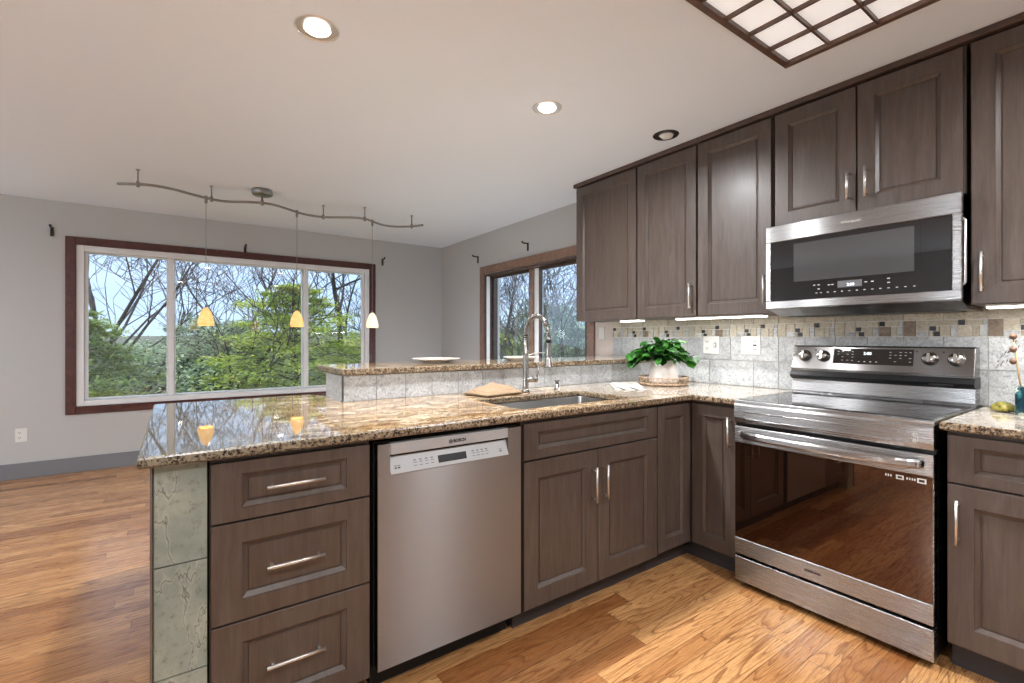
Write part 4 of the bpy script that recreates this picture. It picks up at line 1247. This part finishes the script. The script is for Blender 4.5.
for i, (x, mat_, lab) in enumerate(((0.207, 'shade', 'amber glass pendant hanging nearest the left, in front of the left mullion side'), (0.894, 'shade', 'amber glass pendant hanging in the middle of the rail'), (1.558, 'shade_white', 'pale cream glass pendant hanging at the right, before the window casing'))):
    lab = ('leftmost of three pendants, amber glass bell on thin cord', 'middle of three pendants, amber glass bell on thin cord', 'rightmost of three pendants, pale cream glass bell on thin cord')[i]
    y = rail_y(x)
    p = thing('pendant_lamp', (x, y, ZT), lab, 'pendant', 'pendants on the wavy rail')
    m = MB(); m.lathe((x, y, ZT), [(0, 0.018), (0.011, 0.016), (0.011, -0.035), (0.007, -0.045), (0, -0.045)], 14); m.build('connector', 'rail_metal', p)
    m = MB(); m.tube([(x, y, ZT - 0.04), (x, y, 1.478)], 0.0022, 6); m.build('cord', 'rail_metal', p)
    m = MB(); m.lathe((x, y, 1.495), [(0, 0), (0.006, 0), (0.010, -0.02), (0.012, -0.030), (0, -0.030)], 14); m.build('cap', 'rail_metal', p)
    m = MB(); m.lathe((x, y, 1.476), [(0.006, 0.0), (0.020, -0.012), (0.037, -0.040), (0.050, -0.080), (0.057, -0.120), (0.056, -0.148), (0.053, -0.148), (0.054, -0.120), (0.047, -0.080), (0.034, -0.042), (0.017, -0.014), (0.0, -0.008)], 28)
    m.build('shade', mat_, p)
    lamp('POINT', 'lamp_light', (x, y, 1.37), 1.2, (1, 0.75, 0.42), (0, 0, 0), p, shadow_soft_size=0.02)

# ------------------------------------------------------------ plates and spoon on the bar
def plate(x, y, r, label, h=0.024):
    m = MB(); m.lathe((x, y, 1.0772), [(0, 0), (r * 0.55, 0), (r * 0.56, 0.004), (r * 0.62, 0.007), (r * 0.97, h), (r, h + 0.002), (r * 0.97, h + 0.003), (r * 0.6, 0.010), (0, 0.008)], 48)
    return m.single('dinner_plate', 'ceramic', label, 'plate', origin=(x, y, 1.0772), group='white plates on the raised bar')
plate(1.30, 2.63, 0.145, 'wide white plate on the raised bar, in front of the grey wall corner')
plate(1.865, 2.53, 0.115, 'smaller white plate on the raised bar, behind the faucet')
sp_ = thing('serving_spoon', (1.97, 2.50, 1.10), 'slim metal stirrer with brown round tip leaning on the plate behind the faucet', 'spoon')
m = MB(); m.tube([(1.80, 2.53, 1.100), (1.90, 2.50, 1.112), (1.96, 2.49, 1.128), (2.05, 2.47, 1.130)], 0.0028, 8); m.build('handle', 'nickel', sp_)
m = MB(); m.lathe((2.062, 2.468, 1.130), [(0, -0.014), (0.010, -0.010), (0.014, 0), (0.010, 0.010), (0, 0.014)], 16, (1, -0.2, 0)); m.build('tip', 'bead', sp_)
sp_.location = sp_.location

# ------------------------------------------------------------ cloths
def cloth(name, mat, cx, cy, lx, ly, ang, h, label, layers=3, seed=1, peak=0.0, rough_=0.004):
    rnd = random.Random(seed)
    m = MB(); bm = m.bm
    nx, ny = 26, 18
    ca, sa = math.cos(ang), math.sin(ang)
    for L_ in range(layers):
        z0 = CT + 0.001 + h * L_ / layers
        th = h / layers * 0.92
        sx_ = lx * (1 - 0.05 * L_); sy_ = ly * (1 - 0.06 * L_)
        ox, oy = rnd.uniform(-0.008, 0.008), rnd.uniform(-0.008, 0.008)
        def pt(u, v, top):
            x = (u - 0.5) * sx_ + ox; y = (v - 0.5) * sy_ + oy
            e_ = min(u, 1 - u, v, 1 - v) * 12
            rise = min(1, e_) ** 0.5
            pk = peak * max(0, 1 - math.hypot(u - 0.55, (v - 0.6)) * 1.7) * (L_ + 1) / layers
            wv = rough_ * noise.noise(Vector((u * 4 + seed, v * 4, L_ * 2.0)))
            z = z0 + (th * (0.35 + 0.65 * rise) if top else th * 0.35 * (1 - rise) * 0.2) + pk * (1 if top else 0.75) + (wv + abs(rough_) * 0.5 if (top or L_) else 0) * rise
            return (cx + x * ca - y * sa, cy + x * sa + y * ca, max(z, CT + 0.0008))
        top = [[bm.verts.new(pt(i / nx, j / ny, True)) for j in range(ny + 1)] for i in range(nx + 1)]
        bot = [[bm.verts.new(pt(i / nx, j / ny, False)) for j in range(ny + 1)] for i in range(nx + 1)]
        for i in range(nx):
            for j in range(ny):
                f = bm.faces.new((top[i][j], top[i + 1][j], top[i + 1][j + 1], top[i][j + 1])); f.smooth = True
                f = bm.faces.new((bot[i][j], bot[i][j + 1], bot[i + 1][j + 1], bot[i + 1][j])); f.smooth = True
        rim = [(i, 0) for i in range(nx)] + [(nx, j) for j in range(ny)] + [(i, ny) for i in range(nx, 0, -1)] + [(0, j) for j in range(ny, 0, -1)]
        for k_ in range(len(rim)):
            a, b = rim[k_], rim[(k_ + 1) % len(rim)]
            f = bm.faces.new((top[a[0]][a[1]], bot[a[0]][a[1]], bot[b[0]][b[1]], top[b[0]][b[1]])); f.smooth = True
    return m.single(name, mat, label, 'towel', origin=(cx, cy, CT))
cloth('folded_towel', 'tan_linen', 1.415, 2.165, 0.27, 0.20, R(10), 0.024, 'tan woven folded towel on the granite left of the faucet', 3, 2, 0.034, 0.008)
cloth('folded_towel', 'white_linen', 2.32, 2.02, 0.19, 0.40, R(-42), 0.012, 'white striped folded towel on the granite right of the sink', 3, 5, 0.0, 0.003)

# ------------------------------------------------------------ tray and potted plant
tx, ty = 2.625, 1.975
tray = thing('wicker_tray', (tx, ty, CT), 'round woven tray under the potted plant', 'tray')
m = MB(); m.lathe((tx, ty, CT), [(0, 0.002), (0.150, 0.002), (0.153, 0.010), (0, 0.010)], 40); m.build('base', 'wicker', tray)
m = MB()
RT = 0.155
for rz in (0.012, 0.052):
    m.tube([(tx + RT * math.cos(a), ty + RT * math.sin(a), CT + rz) for a in [i * 2 * PI / 48 for i in range(48)]], 0.0045, 6, closed=True)
nb = 30
for i in range(nb):
    for s_ in (1, -1):
        a0 = i * 2 * PI / nb; a1 = a0 + s_ * 2 * PI / nb * 1.5
        m.tube([(tx + (RT + s_ * 0.002) * math.cos(a0), ty + (RT + s_ * 0.002) * math.sin(a0), CT + 0.012), (tx + (RT + s_ * 0.002) * math.cos(a1), ty + (RT + s_ * 0.002) * math.sin(a1), CT + 0.052)], 0.0020, 5)
m.build('woven_rim', 'wicker', tray)
m = MB()
for a in (0.3, 1.87, 3.44, 5.0):
    m.lathe((tx + 0.14 * math.cos(a), ty + 0.14 * math.sin(a), CT), [(0, 0), (0.006, 0), (0.006, 0.003), (0, 0.003)], 8)
m.build('feet', 'bronze', tray)
pp = thing('potted_plant', (tx, ty, CT + 0.010), 'bushy green peperomia in a white tapered ceramic pot on the woven tray', 'plant')
zb0 = CT + 0.0105
m = MB(); m.lathe((tx, ty, zb0), [(0, 0), (0.082, 0), (0.092, 0.012), (0.094, 0.035), (0.091, 0.075), (0.082, 0.115), (0.071, 0.148), (0.067, 0.152), (0.063, 0.148), (0.066, 0.130), (0, 0.128)], 40)
m.build('pot', 'ceramic', pp)
m = MB(); m.lathe((tx, ty, zb0 + 0.131), [(0, 0), (0.056, 0.0), (0.05, 0.006), (0, 0.008)], 20); m.build('soil', 'soil', pp)
# leaves: rounded cupped blades with a stem
rnd = random.Random(12)
mv, mf, mt = [], [], []
stems = MB()
camdir = Vector((tx, ty, 0)).normalized(); rgt = Vector((camdir.y, -camdir.x, 0))
def add_leaf(c, d, up, L_, Wd):
    d = d.normalized(); side = d.cross(up).normalized(); up = side.cross(d).normalized()
    b = len(mv); nu, nv = 6, 4
    tint = rnd.random()
    for i in range(nu + 1):
        u = i / nu
        wd = Wd * math.sqrt(max(0.02, 1 - (2 * u - 1) ** 2))
        for j in range(nv + 1):
            v = (j / nv - 0.5) * 2
            p = c + d * (u - 0.1) * L_ + side * v * wd * 0.5 + up * ((v * v) * 0.12 * Wd - (u ** 2) * 0.28 * L_)
            mv.append(tuple(p))
    for i in range(nu):
        for j in range(nv):
            a = b + i * (nv + 1) + j
            mf.append((a, a + 1, a + nv + 2, a + nv + 1)); mt.append(tint)
for i in range(210):
    az = rnd.uniform(0, 2 * PI); el = rnd.uniform(-0.15, 1.45)
    rr_ = rnd.uniform(0.55, 1.0)
    dirv = Vector((math.cos(az) * math.cos(el), math.sin(az) * math.cos(el), math.sin(el)))
    asym = dirv.dot(rgt)
    rad = 0.150 + (0.02 if asym < -0.3 else 0.0)
    c = Vector((tx, ty, zb0 + 0.155)) + Vector((dirv.x * rad * rr_, dirv.y * rad * rr_, dirv.z * 0.135 * rr_))
    d = Vector((dirv.x, dirv.y, rnd.uniform(-0.5, 0.25))) + Vector((rnd.uniform(-0.4, 0.4), rnd.uniform(-0.4, 0.4), 0))
    add_leaf(c, d, Vector((rnd.uniform(-0.4, 0.4), rnd.uniform(-0.4, 0.4), 1)), rnd.uniform(0.045, 0.065), rnd.uniform(0.042, 0.055))
    stems.tube([(tx + dirv.x * 0.02, ty + dirv.y * 0.02, zb0 + 0.135), tuple(Vector((tx, ty, zb0 + 0.14)).lerp(c, 0.6) + Vector((0, 0, 0.02))), tuple(c)], 0.0016, 5)
for px_, py_, dz in ((-0.20, 0.0, 0.03), (-0.19, 0.0, -0.02), (-0.17, 0.02, 0.05), (-0.17, 0.02, 0.0), (0.16, 0.0, -0.01), (0.18, 0.0, 0.02)):
    c = Vector((tx, ty, zb0 + 0.155 + dz)) + rgt * px_
    add_leaf(c, rgt * (1 if px_ > 0 else -1) * 0.3 + Vector((0, 0, -0.4)) - camdir * 0.7, Vector((0, 0, 1)) - camdir, 0.07, 0.062)
    stems.tube([(tx, ty, zb0 + 0.135), tuple(Vector((tx, ty, zb0 + 0.15)).lerp(c, 0.5) + Vector((0, 0, 0.03))), tuple(c)], 0.0016, 5)
def mesh_obj(name, verts, faces, mat, parent=None, tints=None, smooth=True, loc=None):
    off = wloc(parent) if parent else Vector(loc or (0, 0, 0))
    me = bpy.data.meshes.new(name)
    me.from_pydata([tuple(Vector(v) - off) for v in verts], [], faces)
    me.materials.append(M[mat])
    if smooth:
        me.polygons.foreach_set('use_smooth', [True] * len(me.polygons))
    if tints is not None:
        at = me.attributes.new('tint', 'FLOAT', 'FACE')
        at.data.foreach_set('value', tints)
    me.update()
    o = bpy.data.objects.new(name, me); link(o)
    if parent: o.parent = parent
    else: o.location = off
    return o
mesh_obj('foliage', mv, mf, 'plant_leaf', pp, mt)
stems.build('stems', 'plant_leaf', pp)

# ------------------------------------------------------------ right counter decor
pt_ = thing('glazed_pot', (2.76, 0.340, CT), 'teal patterned ceramic pot with a brown beaded stick, on the right counter', 'pot')
m = MB(); m.lathe((2.76, 0.340, CT), [(0, 0), (0.046, 0), (0.048, 0.006), (0.048, 0.105), (0.044, 0.110), (0.043, 0.105), (0.043, 0.012), (0, 0.012)], 28); m.build('pot_body', 'teal', pt_)
m = MB(); m.tube([(2.755, 0.360, CT + 0.013), (2.75, 0.378, 1.10), (2.75, 0.392, 1.24)], 0.0032, 8); st = m.build('stick', 'stick', pt_)
for z in (1.232, 1.180, 1.132):
    m = MB(); m.lathe((2.749, 0.391, z), [(0, -0.014), (0.008, -0.010), (0.012, 0), (0.008, 0.010), (0, 0.014)], 14); m.build('bead', 'bead', pt_)
m = MB(); m.lathe((2.80, 0.426, CT + 0.001), [(0, 0), (0.02, 0), (0.040, 0.005), (0.042, 0.007), (0.035, 0.025), (0.020, 0.038), (0, 0.042)], 28)
m.single('glass_dish', 'dish', 'small yellow-green fused glass dome beside the teal pot', 'ornament', origin=(2.80, 0.426, CT + 0.001))

# ------------------------------------------------------------ added globe fill lamps, unseen
M['globe'] = emit('opal_fill_globe', (0.93, 0.97, 1.0), 6.0)
for x, y, lab, pw in ((-2.5, -0.8, 'added unseen opal globe fill lamp left of the photographer', 170), (-3.1, 4.7, 'added unseen opal globe fill lamp in the dining area left of the photo', 215), (-2.9, 1.6, 'added unseen opal globe fill lamp beyond the left edge of the photo', 190), (2.35, 3.75, 'low added opal globe fill lamp hidden on the floor behind the raised bar', 105)):
    gz = 0.62 if y > 3 and x > 2 else 1.36
    gr = 0.05 if pw < 20 else 0.11
    t = thing('fill_lamp', (x, y, 0), lab, 'lamp')
    m = MB(); m.lathe((x, y, 0), [(0, 0), (0.14, 0), (0.14, 0.015), (0.02, 0.03), (0.0, 0.03)], 28); m.build('base', 'bronze', t)
    m = MB(); m.lathe((x, y, 0.028), [(0, 0), (0.012, 0), (0.012, gz - 0.14), (0, gz - 0.14)], 14); m.build('pole', 'bronze', t)
    m = MB(); m.lathe((x, y, gz), [(gr * math.sin(R(a)), -gr * math.cos(R(a))) for a in range(0, 181, 12)], 28)
    g = m.build('globe_shade', 'globe', t)
    g.visible_shadow = True
    for dz, rx in ((0.125, 180), (-0.125, 0)):
        pass
    lamp('POINT', 'lamp_light', (x, y, gz), pw, (0.84, 0.93, 1.0), (0, 0, 0), t, shadow_soft_size=gr + 0.006)

# ------------------------------------------------------------ outdoors
m = MB(); bm = m.bm
nx, ny = 40, 40
gv = []
for i in range(nx + 1):
    row = []
    for j in range(ny + 1):
        x = -50 + 120 * i / nx; y = -20 + 120 * j / ny
        d = math.hypot(x, y - 3)
        z = -3.2 - 0.05 * min(max(d - 5, 0), 20) + max(0, d - 38) * 0.10 + 0.9 * noise.noise(Vector((x * 0.07, y * 0.07, 0)))
        row.append(bm.verts.new((x, y, z)))
    gv.append(row)
for i in range(nx):
    for j in range(ny):
        f = bm.faces.new((gv[i][j], gv[i + 1][j], gv[i + 1][j + 1], gv[i][j + 1])); f.smooth = True
        f.material_index = 0 if math.hypot(gv[i][j].co.x, gv[i][j].co.y) < 38 else 1
m.single('ground', ['lawn', 'hill'], 'sloping ground and distant wooded hillside beyond the windows', 'ground', kind='structure')

def tube_raw(V, F, pts, rads, n):
    base = len(V)
    T = None
    for i, p in enumerate(pts):
        t = (pts[min(i + 1, len(pts) - 1)] - pts[max(i - 1, 0)]).normalized()
        a = t.orthogonal().normalized() if T is None else (T - t * T.dot(t)).normalized()
        T = a
        b = t.cross(a)
        for k_ in range(n):
            th = 2 * PI * k_ / n
            V.append(tuple(p + (a * math.cos(th) + b * math.sin(th)) * rads[i]))
    for i in range(len(pts) - 1):
        for k_ in range(n):
            F.append((base + i * n + k_, base + i * n + (k_ + 1) % n, base + (i + 1) * n + (k_ + 1) % n, base + (i + 1) * n + k_))

def bare_branch(V, F, tips, rnd, p, d, L_, r, depth):
    n = 4
    r = max(r, 0.0075)
    pts = [p.copy()]; rads = [r]
    q = p.copy(); dd = d.copy()
    for i in range(n):
        dd = (dd + Vector((rnd.uniform(-1, 1), rnd.uniform(-1, 1), rnd.uniform(-0.6, 0.9))) * 0.16).normalized()
        q = q + dd * L_ / n
        pts.append(q.copy()); rads.append(r * (1 - 0.45 * (i + 1) / n))
    tube_raw(V, F, pts, rads, 6 if r > 0.03 else (4 if r > 0.01 else 3))
    
    if depth <= 0:
        return
    k_ = rnd.choice((2, 3, 3, 4)) if depth > 1 else 3
    for i in range(k_):
        t = rnd.uniform(0.35, 1.0) if i else 1.0
        j = min(n, max(1, round(t * n)))
        ax = Vector((rnd.uniform(-1, 1), rnd.uniform(-1, 1), rnd.uniform(-0.2, 0.5))).normalized()
        nd = (dd * 0.75 + ax * (0.35 if i == 0 else 0.75)).normalized()
        bare_branch(V, F, tips, rnd, pts[j], nd, L_ * rnd.uniform(0.55, 0.8), rads[j] * (0.85 if i == 0 else 0.6), depth - 1)

def ground_z(x, y):
    d = math.hypot(x, y - 3)
    return -3.2 - 0.05 * min(max(d - 5, 0), 20) + max(0, d - 38) * 0.10 + 0.9 * noise.noise(Vector((x * 0.07, y * 0.07, 0)))

def bare_tree(x, y, h, seed, label, lean=(0, 0), r=0.10, mat='bark', depth=5):
    rnd = random.Random(seed)
    zg = ground_z(x, y) - 0.1
    t = thing('bare_tree', (x, y, zg), label, 'tree', 'trees beyond the windows')
    V, F, tips = [], [], []
    bare_branch(V, F, tips, rnd, Vector((x, y, zg)), Vector((lean[0], lean[1], 1)).normalized(), h * 0.42, r, depth)
    mesh_obj('branches', V, F, mat, t)
    return t

def leaf_tree(x, y, ztop, rad, seed, label, mat, n=9000, mode='cone', ls=0.07, trunk_mat='bark'):
    rnd = random.Random(seed)
    zg = ground_z(x, y) - 0.1
    t = thing('evergreen_tree' if mode == 'cone' else 'leafy_tree', (x, y, zg), label, 'tree', 'trees beyond the windows')
    V, F = [], []
    H = ztop - zg
    tube_raw(V, F, [Vector((x, y, zg)), Vector((x + 0.05, y, zg + H * 0.5)), Vector((x, y, zg + H * 0.97))], [0.11, 0.07, 0.01], 7)
    LV, LF, LT = [], [], []
    nbr = 90 if mode == 'cone' else 70
    for b in range(nbr):
        f = (b + rnd.random()) / nbr
        z = zg + H * (0.12 + 0.86 * f)
        az = b * 2.4 + rnd.uniform(-0.4, 0.4)
        if mode == 'cone':
            L_ = rad * (1 - f) ** 0.62 * rnd.uniform(0.75, 1.2) + 0.15
            rise = 0.25 * L_
        else:
            L_ = rad * math.sin(PI * min(0.95, 0.25 + 0.72 * f)) * rnd.uniform(0.7, 1.25) + 0.15
            rise = 0.55 * L_
        e_ = Vector((math.cos(az), math.sin(az), 0))
        p0 = Vector((x, y, z)); p1 = p0 + e_ * L_ * 0.5 + Vector((0, 0, rise * 0.6)); p2 = p0 + e_ * L_ + Vector((0, 0, rise - 0.12 * L_))
        tube_raw(V, F, [p0, p1, p2], [0.022, 0.012, 0.004], 4)
        nl = int(n / nbr)
        tb = rnd.random() * 0.6
        for i in range(nl):
            s_ = rnd.random() ** 0.6
            c = p0.lerp(p1, s_ * 2) if s_ < 0.5 else p1.lerp(p2, s_ * 2 - 1)
            sp2 = 0.30 * L_ * (1.15 - s_) + 0.06
            c = c + Vector((rnd.gauss(0, sp2), rnd.gauss(0, sp2), rnd.gauss(0, sp2 * (0.28 if mode == 'cone' else 0.55))))
            dr = (e_ + Vector((rnd.uniform(-1, 1), rnd.uniform(-1, 1), rnd.uniform(-0.6, 0.6)))).normalized()
            up = Vector((rnd.uniform(-0.6, 0.6), rnd.uniform(-0.6, 0.6), 1))
            sd_ = dr.cross(up).normalized()
            Ls = ls * rnd.uniform(0.6, 1.5); Ws = Ls * (0.32 if mode == 'cone' else 0.5)
            k0 = len(LV)
            LV.extend([tuple(c - dr * Ls), tuple(c - sd_ * Ws), tuple(c + dr * Ls), tuple(c + sd_ * Ws)])
            LF.append((k0, k0 + 1, k0 + 2, k0 + 3)); LT.append(min(1, tb + rnd.random() * 0.5))
    mesh_obj('branches', V, F, trunk_mat, t)
    mesh_obj('foliage', LV, LF, mat, t, LT, smooth=False)
    return t

bare_tree(-0.75, 12.5, 9.5, 3, 'tall bare grey tree seen through the left pane', r=0.11, lean=(0.05, 0), mat='bark', depth=6)
bare_tree(0.55, 12.0, 9.0, 8, 'slender bare tree rising beside the left mullion', r=0.08, lean=(0.12, 0), mat='bark', depth=5)
bare_tree(-2.9, 14.5, 11, 15, 'bare tree leaning in at the far left of the big window', r=0.10, lean=(0.22, 0), depth=5)
bare_tree(2.9, 14.5, 10, 23, 'bare tree behind the green canopy in the middle pane', r=0.10, lean=(-0.05, 0), depth=5)
bare_tree(4.45, 13.0, 10, 31, 'dark leaning trunk seen through the right pane', r=0.15, lean=(-0.10, 0.0), depth=6)
bare_tree(1.5, 18.5, 12, 37, 'bare tree standing farthest back behind the middle pane', r=0.12, depth=5, mat='bark_pale')
bare_tree(-2.2, 19.0, 12, 41, 'farther bare tree behind the left pane', r=0.12, depth=5, mat='bark_pale')
bare_tree(5.9, 18.0, 11, 44, 'pale bare tree farther off behind the right pane', r=0.12, mat='bark_pale', depth=6)
leaf_tree(-1.45, 10.8, 1.75, 2.3, 101, 'dark green layered evergreen low in the left pane', 'needles', 26000, 'cone', 0.055)
leaf_tree(-3.4, 13.0, 2.7, 2.0, 102, 'evergreen at the far left edge of the big window', 'needles', 14000, 'cone', 0.06)
leaf_tree(2.1, 11.0, 2.45, 2.7, 103, 'bright yellow-green tree filling the middle pane', 'needles_yellow', 34000, 'cone', 0.050)
leaf_tree(0.75, 13.2, 1.55, 2.2, 104, 'grey-green bushy tree behind the left mullion', 'needles_grey', 16000, 'round', 0.055)
leaf_tree(3.9, 12.4, 1.1, 1.5, 105, 'small yellow-green tree low in the right pane', 'needles_yellow', 12000, 'round', 0.045)
leaf_tree(5.3, 16.5, 1.2, 2.4, 106, 'grey-green tree farther off in the right pane', 'needles_grey', 12000, 'round', 0.065)
leaf_tree(-0.6, 16.5, 0.9, 2.8, 110, 'far grey-green thicket tree behind the left pane', 'needles_grey', 12000, 'round', 0.07)
leaf_tree(2.6, 17.0, 1.2, 2.8, 111, 'far grey-green thicket tree behind the middle pane', 'needles_grey', 12000, 'round', 0.07)
# seen through the right-wall window
bare_tree(8.2, 9.4, 8, 52, 'bare branching tree outside the right half of the brown window', r=0.10, mat='bark', lean=(-0.15, 0.1), depth=6)
bare_tree(9.3, 12.2, 8, 61, 'pale bare tree behind the faucet window', r=0.10, mat='bark_pale', depth=6)
bare_tree(7.0, 10.6, 7.5, 66, 'twisting bare tree at the left of the brown window', r=0.10, mat='bark', lean=(0.1, 0), depth=6)
bare_tree(6.6, 8.2, 6.5, 71, 'near bare tree whose twigs cross the brown window', r=0.08, mat='bark_pale', lean=(0.0, 0.1), depth=6)
leaf_tree(7.4, 11.2, 1.3, 1.6, 107, 'yellow-green shrub tree low in the left half of the brown window', 'needles_yellow', 14000, 'round', 0.05)
bare_tree(6.2, 7.6, 6.0, 83, 'pale near bare tree close outside the brown window', r=0.07, mat='bark_pale', lean=(0.1, 0.1), depth=6)
leaf_tree(9.6, 10.2, 1.5, 2.2, 108, 'grey-green tree in the right half of the brown window', 'needles_grey', 16000, 'round', 0.055)
leaf_tree(11.5, 13.5, 2.4, 2.6, 109, 'tall grey-green tree beyond the brown window', 'needles_grey', 14000, 'round', 0.07)
